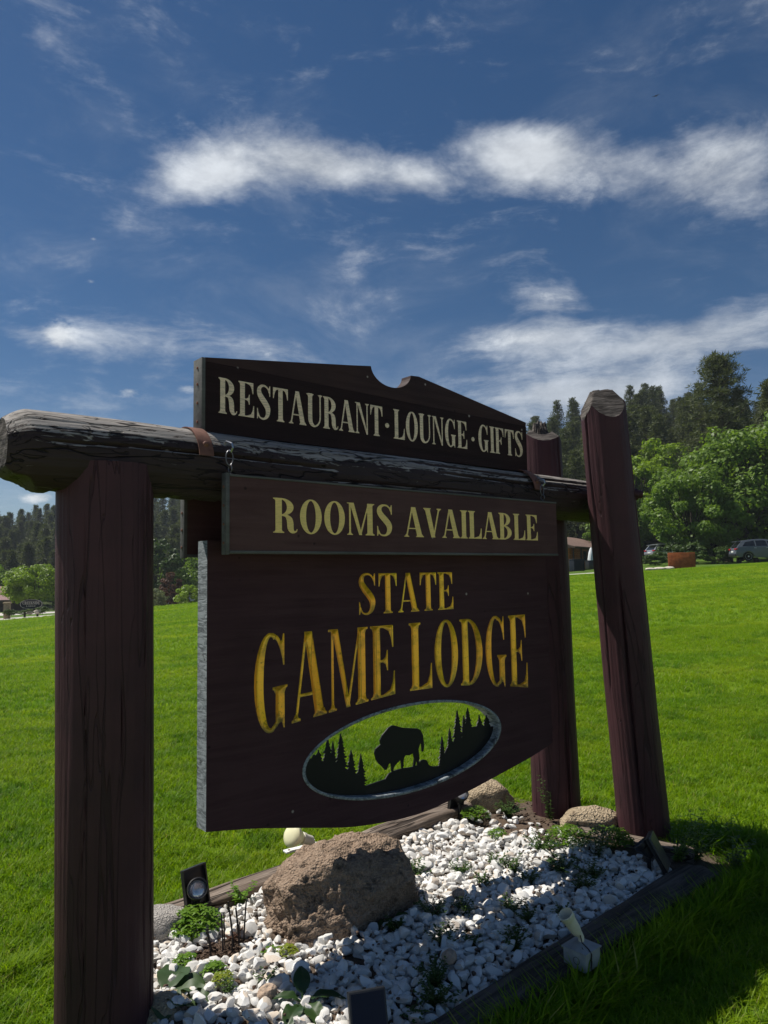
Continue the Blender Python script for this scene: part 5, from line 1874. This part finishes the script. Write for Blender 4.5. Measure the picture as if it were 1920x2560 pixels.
# light green broad-leaved trees by the parking area
bt = [broad_meshes('broad_tree', 10.0, 90, 5.0, 4.6, 90, 230, .30, 'broad leaf', .12, 2, .27),
      broad_meshes('broad_tree', 9.0, 91, 3.9, 4.2, 70, 230, .29, 'broad leaf', .10, 1, .29),
      broad_meshes('broad_tree', 8.5, 92, 3.6, 4.0, 60, 230, .28, 'bright leaf', .10, 1, .30)]
for mm, x, y, rz, sc, lb in [
        (bt[0], 35.5, 70.5, .3, 1.28, 'largest light green tree, rising behind the dark grey car'),
        (bt[1], 28.0, 65.5, 1.2, .95, 'rounded green tree leaning over the rust coloured box'),
        (bt[0], 41.5, 75.0, 2.2, 1.5, 'light green tree at the picture edge under the tall dark pine'),
        (bt[1], 27.5, 84.0, 2.9, 1.0, 'green tree between the leaning post and the rust coloured box'),
        (bt[2], 31.2, 90.0, .9, 1.35, 'yellow green tree showing just right of the leaning post'),
        (bt[2], 36.6, 94.0, 4.0, 1.4, 'light green tree below the pines left of the tallest pine'),
        (bt[1], 31.6, 74.0, 5.0, 1.15, 'darker green tree behind the one over the rust coloured box'),
        (bt[1], 30.4, 67.0, 3.6, .85, 'low leafy tree between the rust coloured box and the dark grey car')]:
    plant_tree('broadleaf_tree', mm, x, y, rz, sc, lb)
db = broad_meshes('bush', 2.2, 95, 1.3, 1.1, 26, 150, .17, 'dark broad leaf', .1, 1, .42)
for mm, x, y, rz, sc, lb in [(db, 25.5, 64.5, .3, (.85, .85, .85), 'dark round bush hiding the front of the white car'), (db, 28.4, 61.5, .9, (1.6, 1.0, .62), 'low dark shrubs right of the rust coloured box'),
                             (db, 26.4, 62.6, 2.0, (1.2, 1.0, .8), 'dark shrub behind the rust coloured box'), (db, 23.0, 61.5, 3.0, (.9, .8, .40), 'grassy green shrub left of the dark round bush')]:
    plant_tree('bush', mm, x, y, rz, sc, lb, None, None, 'bush')

# broad-leaved trees on the left, beyond the road
lt = [broad_meshes('park_tree', 6.4, 101, 3.9, 2.7, 80, 210, .26, 'bright leaf', .10, 1, .28),
      broad_meshes('park_tree', 8.0, 102, 4.2, 3.6, 60, 150, .40, 'broad leaf', .1, 1, .30),
      broad_meshes('park_tree', 11.0, 103, 4.0, 4.8, 70, 150, .42, 'dark broad leaf', .16, 1, .30),
      broad_meshes('park_tree', 5.5, 104, 1.7, 2.6, 34, 120, .30, 'red brown leaf', .1, 1, .34),
      broad_meshes('park_tree', 2.6, 105, 1.7, 1.25, 26, 120, .24, 'bright leaf', .1, 1, .36),
      broad_meshes('park_tree', 3.4, 106, 1.9, 1.6, 26, 120, .26, 'pale leaf', .1, 1, .36)]
for mm, x, y, rz, sc, lb in [
        (lt[0], -51.4, 106.0, .3, (1.06, 1.06, 1.05), 'round bright green tree above the oval roadside sign'),
        (lt[1], -69.0, 132.0, 1.0, 1.0, 'green tree behind the low house with the mauve roof'),
        (lt[1], -61.5, 138.0, 2.6, .95, 'green tree behind the round bright green tree'),
        (lt[1], -77.0, 140.0, 4.0, 1.15, 'green tree at the picture edge above the mauve roof'),
        (lt[2], -36.6, 116.0, .4, 1.0, 'tall dark leafy tree seen between the thick post and the boards'),
        (lt[1], -32.0, 118.0, 3.2, 1.05, 'green tree beside the boards behind the red brown tree'),
        (lt[1], -41.5, 124.0, 5.0, 1.0, 'green tree half hidden by the thick post'),
        (lt[3], -29.6, 100.0, .4, .92, 'small red brown tree between the post and the boards'),
        (lt[4], -33.4, 92.0, .9, .95, 'bright round bush just right of the thick post'),
        (lt[5], -29.4, 92.0, .9, .80, 'pale greyish bush under the red brown tree'),
        (lt[4], -26.0, 96.0, 2.9, 1.1, 'low green bush against the edge of the lodge board')]:
    plant_tree('broadleaf_tree' if 'bush' not in lb else 'bush', mm, x, y, rz, sc, lb, None, None, 'tree' if 'bush' not in lb else 'bush')


# ------------------------------------------------------------------ vehicles
def car(name, label, x, y, rz, paint, z=None, sc=1.0, group=None):
    """estate-shaped car, rear at local x = 0"""
    t = tag(empty(name, (x, y, tz(x, y) + .25 if z is None else z), rz), label, 'car', group)
    t.scale = (sc, sc, sc)
    low = [(.03, .42), (.0, .62), (.05, .80), (.08, .98), (.20, 1.06), (1.2, 1.10), (2.6, 1.06), (3.5, 1.02), (4.3, .92), (4.62, .78), (4.70, .60), (4.66, .36), (4.3, .26)]
    arches = []
    for cx in (3.78, .92):
        arches += [(cx + .42 * math.cos(a), .33 + .42 * math.sin(a)) for a in np.linspace(0, math.pi, 9) if .33 + .42 * math.sin(a) > .26]
    body = low + arches[:len(arches) // 2] + [(3.2, .24), (1.5, .24)] + arches[len(arches) // 2:] + [(.3, .28)]
    P = np.array(body)

    def half(z): return .93 - .05 * max(0, z - .85) / .25 - .04 * max(0, .5 - z) / .25
    P2, T = tri2d([P])
    V, F = [], []
    for sg in (-1, 1):
        o_ = len(V)
        V += [(p[0], sg * half(p[1]), p[1]) for p in P2]
        F += [tuple((q + o_) if sg < 0 else (q[::-1] + o_)) for q in T]
    o_ = len(V); n = len(P)
    V += [(p[0], -half(p[1]), p[1]) for p in P] + [(p[0], half(p[1]), p[1]) for p in P]
    F += [(o_ + i, o_ + (i + 1) % n, o_ + n + (i + 1) % n, o_ + n + i) for i in range(n)]
    m = MB(); m.add(V, F); bd = m.build('body', paint, t)
    roof = [(.10, 1.0), (.42, 1.42), (.62, 1.58), (1.3, 1.68), (2.1, 1.69), (2.75, 1.60), (3.65, 1.02)]
    R_ = np.array(roof)
    hw = lambda z: .885 - .25 * max(0, z - 1.0) / .69
    V, F = [], []
    for sg in (-1, 1): V += [(p[0], sg * hw(p[1]), p[1]) for p in R_]
    n = len(R_)
    F = [tuple(range(n)), tuple(range(2 * n - 1, n - 1, -1))] + [(i, n + i, n + i + 1, i + 1) for i in range(n - 1)]
    m = MB(); m.add(V, F); m.build('cabin', paint, t)
    for sg in (-1, 1):
        for win in ([(.52, 1.13), (.78, 1.46), (1.42, 1.57), (1.48, 1.13)], [(1.56, 1.13), (1.52, 1.57), (2.12, 1.58), (2.28, 1.54), (2.38, 1.13)], [(2.46, 1.13), (2.36, 1.53), (2.70, 1.48), (3.28, 1.12)]):
            m = MB(); m.add([(p[0], sg * (hw(p[1]) + .006), p[1]) for p in win], [tuple(range(len(win))) if sg < 0 else tuple(range(len(win)))[::-1]])
            m.build('window', 'dark window glass', t)
        for hx in (1.36, 2.25):
            m = MB(); m.bbox((hx, sg * .935 - .012, .97), (hx + .18, sg * .935 + .012, 1.0), .006); m.build('door_handle', 'bright steel', t)
        m = MB(); m.bbox((-.012, sg * .72 - .20, .86), (.42 if False else .16, sg * .72 + .20, .98), .02); m.build('tail_light', 'red tail lamp', t)
        for cx in (.92, 3.78):
            M0 = Matrix.Translation((cx, sg * .80, .33)) @ Matrix.Rotation(R(90) * (1 if sg < 0 else -1), 4, 'X')
            m = MB(); m.lathe([(.20, -.08), (.34, -.08), (.36, -.04), (.36, .09), (.33, .12), (.24, .12)], M0, 24); wh = m.build('wheel', 'tyre rubber', t)
            m = MB(); m.lathe([(.02, .09), (.05, .10), (.055, .125), (.02, .128)], M0, 12); m.lathe([(.205, .10), (.245, .126), (.245, .09)], M0, 24)
            for q in range(5):
                for dq in (-.13, .13):
                    m.box((.04, -.016, .095), (.225, .016, .118), M0 @ Matrix.Rotation(6.283 * q / 5 + dq, 4, 'Z'))
            m.build('rim', 'alloy wheel', wh)
    m = MB(); m.add([(.115, -.70, 1.04), (.115, .70, 1.04), (.405, .62, 1.40), (.405, -.62, 1.40)], [(0, 3, 2, 1)])
    for i, v in enumerate(m.V): m.V[i] = (v[0] - .012, v[1], v[2])
    m.build('rear_window', 'dark window glass', t)
    m = MB(); m.add([(2.77, -.62, 1.58), (2.77, .62, 1.58), (3.55, .82, 1.08), (3.55, -.82, 1.08)], [(0, 1, 2, 3)])
    for i, v in enumerate(m.V): m.V[i] = (v[0] + .03, v[1], v[2] + .015)
    m.build('windscreen', 'dark window glass', t)
    m = MB(); m.bbox((-.05, -.86, .34), (.10, .86, .56), .03); m.build('rear_bumper', 'black plastic', t)
    m = MB(); m.bbox((.18, -.66, 1.50), (.62, .66, 1.545), .015); m.build('spoiler', paint, t)
    m = MB(); m.bbox((-.008, -.26, .66), (.03, .26, .78), .005); m.build('number_plate', 'white metal', t)
    return t


car('parked_car', 'dark grey estate car with red tail lamp parked at the picture edge', 27.75, 57.6, R(-9), 'grey car paint')
car('parked_car', 'silver white car half hidden behind the dark round bush', 26.4, 72.0, R(14), 'silver car paint', None, .95)
car('parked_car', 'silver car on the far side of the lawn against the lodge board edge', -30.6, 112.0, R(10), 'silver car paint', None, 1.0)
car('parked_car', 'white car nose just left of the silver car', -33.4, 113.0, R(60), 'white car paint', None, .8)
car('parked_car', 'dark car beyond the bright round bush by the post', -38.5, 122.0, R(40), 'black car paint', None, .9)

# rust coloured box on the lawn edge: four plates with folded corners and a rim
t = tag(empty('planter_box', (21.45, 52.2, tz(21.45, 52.2)), R(-20)), 'rust coloured steel box at the lawn edge before the trees', 'steel box')
for nm, lo, hi in (('side_panel', (-.88, -.45, -.2), (.88, -.43, 1.12)), ('side_panel', (-.88, .43, -.2), (.88, .45, 1.12)), ('side_panel', (-.90, -.45, -.2), (-.8805, .45, 1.12)), ('side_panel', (.8805, -.45, -.2), (.90, .45, 1.12))):
    m = MB(); m.bbox(lo, hi, .004); m.build(nm, 'corten steel', t)
m = MB(); m.bbox((-.88, -.429, 1.02), (.88, .429, 1.06), .004); m.build('lid', 'corten steel', t)
for sx in (-.44, 0, .44):
    m = MB(); m.bbox((sx - .015, -.458, -.2), (sx + .015, -.4505, 1.12), .002); m.build('seam', 'corten steel', t)
for i, (x, y, sx) in enumerate([(18.85, 51.4, .40), (19.6, 51.5, .55), (20.3, 51.6, .40)]):
    rock('stone', ['pale stone slab at the lawn edge nearest the leaning post', 'broad pale stone slab in the middle of the lawn edge row', 'pale stone slab next to the rust coloured box'][i], 'stone', (x, y, tz(x, y) + .06), .2, (sx, .3, .13), 'pale field stone', 50 + i, 3, 5, (.12, .05, 0), 'pale stones along the lawn edge')

# ------------------------------------------------------------------ timber lodge seen between the right posts
BZ = tz(18.6, 72.0)
t = tag(empty('log_building', (18.2, 71.5, BZ), R(58)), 'orange brown log building with low shingle roof between the two right posts', 'building')
m = MB()
for k in range(11): m.tube([(0, -.0, .12 + .235 * k), (27, 0, .12 + .235 * k)], .125, 8)
m.box((0, .1, 0), (27, 9, 2.6)); m.build('wall', 'orange log wall', t)
for k in range(10):
    m = MB(); m.bbox((1.0 + k * 2.6, -.24, 0), (1.22 + k * 2.6, -.126, 2.6), .01); m.build('wall_post', 'dark brown trim', t)
for k in range(4):
    x = 4.6 + k * 5.2
    m = MB(); m.bbox((x, -.16, 1.0), (x + 1.1, -.10, 2.1), .01); fr_ = m.build('window', 'dark brown trim', t)
    m = MB(); m.box((x + .08, -.17, 1.08), (x + 1.02, -.162, 2.02)); m.build('pane', 'dark window glass', fr_)
m = MB()
V = [(-1.0, -1.0, 2.45), (28, -1.0, 2.45), (28, 10, 2.45), (-1.0, 10, 2.45), (-1.0, 4.5, 4.1), (24.5, 4.5, 4.1)]
V += [(v[0], v[1], v[2] - .16) for v in V]
m.add(V, [(0, 1, 5, 4), (1, 2, 5), (2, 3, 4, 5), (3, 0, 4), (6, 10, 11, 7), (7, 11, 8), (8, 11, 10, 9), (9, 10, 6), (0, 6, 7, 1), (1, 7, 8, 2), (2, 8, 9, 3), (3, 9, 6, 0)])
rf = m.build('roof', 'grey brown shingle', t)
m = MB(); m.bbox((-1.02, -1.05, 2.24), (28.02, -1.005, 2.47), .01); m.build('fascia', 'dark brown trim', rf)
x, y = 17.0, 64.0
t = tag(empty('bin', (x, y, tz(x, y) + .1), R(20)), 'dark blue bin with lid before the log building', 'bin')
m = MB(); m.bbox((-.55, -.4, 0), (.55, .4, .95), .04); m.build('body', 'blue grey plastic', t)
m = MB(); m.bbox((-.58, -.43, .955), (.58, .43, 1.05), .03); m.build('lid', 'blue grey plastic', t)
x, y = 18.6, 64.6
t = tag(empty('bin', (x, y, tz(x, y) + .1), R(10)), 'low black bin under the white covered thing by the log building', 'bin')
m = MB(); m.bbox((-.55, -.4, 0), (.55, .4, .72), .04); m.build('body', 'black plastic', t)
m = MB(); m.bbox((-.58, -.43, .725), (.58, .43, .80), .03); m.build('lid', 'black plastic', t)
x, y = 18.9, 66.0
t = tag(empty('folded_parasol', (x, y, tz(x, y) + .1), 0), 'white folded parasol by the log building beside the post', 'parasol')
m = MB(); m.lathe([(.05, .35), (.30, .45), (.34, .9), (.24, 1.5), (.10, 1.9), (.02, 2.0)], None, 9); m.build('canopy', 'white canvas', t)
m = MB(); m.tube([(0, 0, 0), (0, 0, .5)], .03, 8); m.build('pole', 'dark brown trim', t)

# ------------------------------------------------------------------ low house on the left
x, y = -73.0, 124.0
t = tag(empty('house', (x, y, tz(x, y) + .2), R(8)), 'low brown house with a mauve shingle roof at the picture edge', 'house')
m = MB(); m.box((-9, 0, -.4), (8.8, 7, 2.1)); m.build('wall', 'brown wall', t)
m = MB()
V = [(-10, -1.3, 2.0), (9.8, -1.3, 2.0), (9.8, 8.3, 2.0), (-10, 8.3, 2.0), (-10, 3.5, 4.3), (8.9, 3.5, 4.3)]
V += [(v[0], v[1], v[2] - .18) for v in V]
m.add(V, [(0, 1, 5, 4), (1, 2, 5), (2, 3, 4, 5), (3, 0, 4), (6, 10, 11, 7), (7, 11, 8), (8, 11, 10, 9), (9, 10, 6), (0, 6, 7, 1), (1, 7, 8, 2), (2, 8, 9, 3), (3, 9, 6, 0)])
m.build('roof', 'roof shingle', t)
m = MB(); m.box((5.2, -.06, -.3), (7.6, -.004, 1.9)); m.build('door', 'dark brown trim', t)
for wx in (-6, -2, 2):
    m = MB(); m.bbox((wx, -.08, .8), (wx + 1.4, -.004, 1.9), .01); w_ = m.build('window', 'white metal', t)
    m = MB(); m.box((wx + .1, -.088, .9), (wx + 1.3, -.0805, 1.8)); m.build('pane', 'dark window glass', w_)

# ------------------------------------------------------------------ CREEKSIDE LODGE roadside sign, stone pillar and shrubs
x, y = -25.7, 52.6
gz = tz(x, y) + .25
t = tag(empty('oval_sign', (x, y, gz), R(4)), 'small dark oval roadside sign lettered CREEKSIDE LODGE at the lawn edge', 'sign')
ov = np.array([(.78 * np.sign(math.cos(a)) * abs(math.cos(a)) ** .8, .66 + .33 * np.sign(math.sin(a)) * abs(math.sin(a)) ** .9) for a in np.linspace(0, 2 * math.pi, 48, endpoint=False)])
V, F, G = plate([ov], -.05, .05); obj('board', mesh_np('oval_board', V, F, 'purple black sign'), t)
V, F = [], []
for k in range(48):
    for f in (1.0, .95): V.append((ov[k][0] * f, -.053, .66 + (ov[k][1] - .66) * f))
for k in range(48): F.append((2 * k, 2 * ((k + 1) % 48), 2 * ((k + 1) % 48) + 1, 2 * k + 1))
obj('border', mesh_np('oval_border', V, F, 'pale pink paint'), t)
letter_solids(t, 'CREEKSIDE', -.60, .60, .64, .86, -.050, .004, 'pale pink paint')
letter_solids(t, 'LODGE', -.34, .34, .47, .575, -.050, .004, 'pale pink paint')
for sx in (-.45, .45):
    m = MB(); m.bbox((sx - .07, -.04, -.3), (sx + .07, .04, .42), .01); m.build('leg', 'purple black sign', t)
x, y = -27.45, 52.6
t = tag(empty('stone_pillar', (x, y, tz(x, y) + .2), .2), 'narrow brown stone pillar left of the oval roadside sign', 'pillar')
m = MB(); m.bbox((-.20, -.20, -.2), (.20, .20, .86), .04); m.build('shaft', 'tan rock', t)
m = MB(); m.bbox((-.25, -.25, .865), (.25, .25, 1.0), .05); m.build('cap', 'tan rock', t)
for i, (dx, sx, sz, lb) in enumerate([(-27.0, .32, .20, 'low shrub at the foot of the stone pillar'), (-25.9, .50, .15, 'flat shrub under the oval roadside sign'), (-28.3, .30, .18, 'light shrub left of the stone pillar'), (-24.6, .35, .2, 'dark reddish shrub at the right end of the oval sign')]):
    plant_tree('bush', db if i != 2 else lt[4], dx, 52.0, i, (sx, sx, sz if i != 2 else .3), lb, None, tz(dx, 52.0) + .2, 'bush')
for i, dx in enumerate((-25.5, -24.9)):
    rock('stone', ['pale stone under the middle of the oval roadside sign', 'pale grey stone slab under the right half of the oval sign'][i], 'stone', (dx, 52.0, tz(dx, 52.0) + .32), .3 * i, (.22 + .1 * i, .15, .16), 'pale field stone', 70 + i, 3, 5, (.1, .04, 0))
for i, (x, y, lb) in enumerate([(-66.0, 112.0, 'parked motorcycle before the low house at the picture edge')]):
    t = tag(empty('motorcycle', (x, y, tz(x, y) + .3), R(30)), lb, 'motorcycle')
    for wx in (-.7, .7):
        m = MB(); m.lathe([(.2, -.06), (.32, -.06), (.34, 0), (.32, .06), (.2, .06)], Matrix.Translation((wx, 0, .34)) @ Matrix.Rotation(R(90), 4, 'X'), 16); m.build('wheel', 'tyre rubber', t)
    m = MB(); m.tube([(-.7, 0, .34), (-.3, 0, .62), (.35, 0, .80), (.72, 0, .34)], .05, 8); m.bbox((-.25, -.13, .3), (.3, .13, .7), .04); m.build('frame', 'bright steel', t)
    m = MB(); m.bbox((-.75, -.14, .72), (-.05, .14, .84), .05); m.build('seat', 'black plastic', t)
    m = MB(); m.bbox((0, -.14, .74), (.45, .14, .98), .08); m.build('tank', 'black car paint', t)
    m = MB(); m.tube([(.42, -.38, 1.08), (.5, 0, 1.02), (.42, .38, 1.08)], .02, 6); m.build('handlebar', 'bright steel', t)

# two birds far up
for i, (x, y, z, lb) in enumerate([(36.0, 88.0, 62.5, 'tiny dark bird high in the blue sky'), (21.0, 60.0, 13.2, 'tiny dark bird low over the pale cloud beside the post')]):
    t = tag(empty('bird', (x, y, z), 1.0 + i), lb, 'bird')
    m = MB(); m.tube([(-.22, 0, 0), (-.08, 0, .02), (.12, 0, .02), (.22, 0, .01)], [.01, .055, .05, .015], 8); m.build('body', 'bird feather', t)
    for sg in (-1, 1):
        m = MB(); m.add([(.10, sg * .03, .03), (.13, sg * .28, .10), (.02, sg * .55, .04), (-.03, sg * .28, .085), (-.07, sg * .03, .02), (.10, sg * .03, .02), (-.07, sg * .03, .01)], [(0, 1, 3, 4), (1, 2, 3), (0, 4, 6, 5), (5, 6, 3, 1)]); m.build('wing', 'bird feather', t)


# ------------------------------------------------------------------ grass: tufts of bent blades set out over the lawn
def tuft_mesh(seed, blades, ln, wd, spread):
    g = np.random.default_rng(seed)
    V, F = [], []
    for i in range(blades):
        a = g.uniform(0, 6.28); r = spread * math.sqrt(g.random())
        p = np.array((math.cos(a) * r, math.sin(a) * r, -.008))
        b_ = g.uniform(0, 6.28); bend = g.uniform(.35, 1.25)
        L = ln * g.uniform(.55, 1.15); w = wd * g.uniform(.7, 1.2)
        d = np.array((math.cos(b_), math.sin(b_), 0)); s = np.array((-d[1], d[0], 0))
        o_ = len(V)
        for f, ww in ((0, .9), (.55, 1.0), (1, 0)):
            c = p + d * L * bend * f * f + np.array((0, 0, L * (f - .28 * bend * f * f)))
            if ww: V += [c - s * w * ww / 2, c + s * w * ww / 2]
            else: V.append(c)
        F += [(o_, o_ + 1, o_ + 3), (o_, o_ + 3, o_ + 2), (o_ + 2, o_ + 3, o_ + 4)]
    return mesh_np('tuft', np.array(V), np.array(F), 'mown grass')


protos = []
for i, (bl, ln, wd, sp) in enumerate([(16, .058, .0042, .035), (16, .070, .0040, .045), (13, .105, .0048, .035)]):
    protos.append(bpy.data.objects.new('grass_tuft_mesh', tuft_mesh(200 + i, bl, ln, wd, sp)))
g = np.random.default_rng(9)
pts, scl, kind_ = [], [], []


def add_pts(n, y0, y1, tmax, s0, s1, k=None):
    yy = np.sqrt(g.uniform(y0 ** 2, y1 ** 2, n)); tt = g.uniform(-tmax, tmax, n)
    x = tt * yy
    m = yy < np.interp(tt, T_, LE) - .2
    x, yy = x[m], yy[m]
    z = terrain(x, yy)
    pts.append(np.column_stack([x, yy, z])); scl.append(g.uniform(s0, s1, len(x)))
    kind_.append(g.integers(0, 2, len(x)) if k is None else np.full(len(x), k))


add_pts(16000, 1.3, 4.2, .95, .75, 1.15)
add_pts(26000, 4.2, 8.5, .75, .85, 1.25)
add_pts(30000, 8.5, 16, .68, 1.0, 1.5)
add_pts(26000, 16, 30, .66, 1.4, 2.0)
add_pts(26000, 30, 51, .66, 1.8, 2.6)
# longer grass along the timbers and posts
def rim(n, a, b_, w, s0, s1):
    f = g.uniform(0, 1, n)
    s = a[0] + (b_[0] - a[0]) * f + g.normal(0, w, n); q = a[1] + (b_[1] - a[1]) * f + np.abs(g.normal(0, w, n)) * np.sign(a[1])
    pts.append(np.column_stack([OX + s * _ux + q * _uy, OY + s * _uy - q * _ux, np.zeros(n)])); scl.append(g.uniform(s0, s1, n)); kind_.append(np.full(n, 2))


rim(2100, (-.6, .905), (2.7, .855), .07, .8, 1.6)
rim(420, (-.6, -.62), (2.5, -.79), .05, .6, 1.0)
rim(260, (2.75, .40), (3.0, .75), .08, .9, 1.7)
rim(120, (2.75, -.45), (2.95, -.30), .06, .8, 1.3)
pts = np.vstack(pts); scl = np.concatenate(scl); kind_ = np.concatenate(kind_)
dx, dy = pts[:, 0] - OX, pts[:, 1] - OY
ss, nn = dx * _ux + dy * _uy, dx * _uy - dy * _ux
bedm = (ss > -.25) & (ss < 2.60) & (nn < .905) & (nn > -.60 - .075 * ss)
bedm |= (ss + .30) ** 2 + nn ** 2 < .17 ** 2
bedm |= (ss - 2.70) ** 2 + (nn - .27) ** 2 < .15 ** 2
bedm |= (ss - 2.612) ** 2 + (nn + .275) ** 2 < .15 ** 2
pts, scl, kind_ = pts[~bedm], scl[~bedm], kind_[~bedm]
me = bpy.data.meshes.new('grass')
me.vertices.add(len(pts)); me.vertices.foreach_set('co', pts.astype(np.float32).ravel())
for nm, ty, dat in (('size', 'FLOAT', scl.astype(np.float32)), ('kind', 'INT', kind_.astype(np.int32)), ('turn', 'FLOAT', g.uniform(0, 6.28, len(pts)).astype(np.float32))):
    at = me.attributes.new(nm, ty, 'POINT'); at.data.foreach_set('value', dat)
me.materials.append(MATS['mown grass'])
gro = tag(obj('grass', me), 'short mown grass', None, None, 'stuff')
ng = bpy.data.node_groups.new('grass', 'GeometryNodeTree')
ng.interface.new_socket('Geometry', in_out='INPUT', socket_type='NodeSocketGeometry')
ng.interface.new_socket('Geometry', in_out='OUTPUT', socket_type='NodeSocketGeometry')
gi = ng.nodes.new('NodeGroupInput'); go_ = ng.nodes.new('NodeGroupOutput')
b = NB(ng)
joined = b.n('GeometryNodeJoinGeometry')
kn = b.n('GeometryNodeInputNamedAttribute', {'Name': 'kind'}, data_type='INT').outputs[0]
sz = b.n('GeometryNodeInputNamedAttribute', {'Name': 'size'}, data_type='FLOAT').outputs[0]
tn = b.n('GeometryNodeInputNamedAttribute', {'Name': 'turn'}, data_type='FLOAT').outputs[0]
rot = b.n('ShaderNodeCombineXYZ', {2: tn}).outputs[0]
for i, po in enumerate(protos):
    oi = b.n('GeometryNodeObjectInfo', {'Object': po, 'As Instance': True})
    sel = b.n('FunctionNodeCompare', {2: kn, 3: i}, data_type='INT', operation='EQUAL').outputs[0]
    ip = b.n('GeometryNodeInstanceOnPoints', {'Points': gi.outputs[0], 'Selection': sel, 'Instance': oi.outputs['Geometry'], 'Rotation': rot, 'Scale': sz})
    ng.links.new(ip.outputs[0], joined.inputs[0])
ng.links.new(joined.outputs[0], go_.inputs[0])
md = gro.modifiers.new('grass', 'NODES'); md.node_group = ng


# ------------------------------------------------------------------ thin summer haze over the valley
hm_ = bpy.data.materials.new('haze air')
hm_.use_nodes = True
hm_.node_tree.nodes.clear()
b = NB(hm_.node_tree)
pv = b.n('ShaderNodeVolumePrincipled', {'Color': (0.80, 0.87, 0.95, 1), 'Density': 0.00028, 'Anisotropy': 0.0})
b.nt.links.new(pv.outputs[0], b.n('ShaderNodeOutputMaterial').inputs['Volume'])
MATS['haze air'] = hm_
m = MB(); m.box((-460, -60, -30), (460, 480, 68))
hz_ = tag(m.build('haze', 'haze air'), kind='stuff')
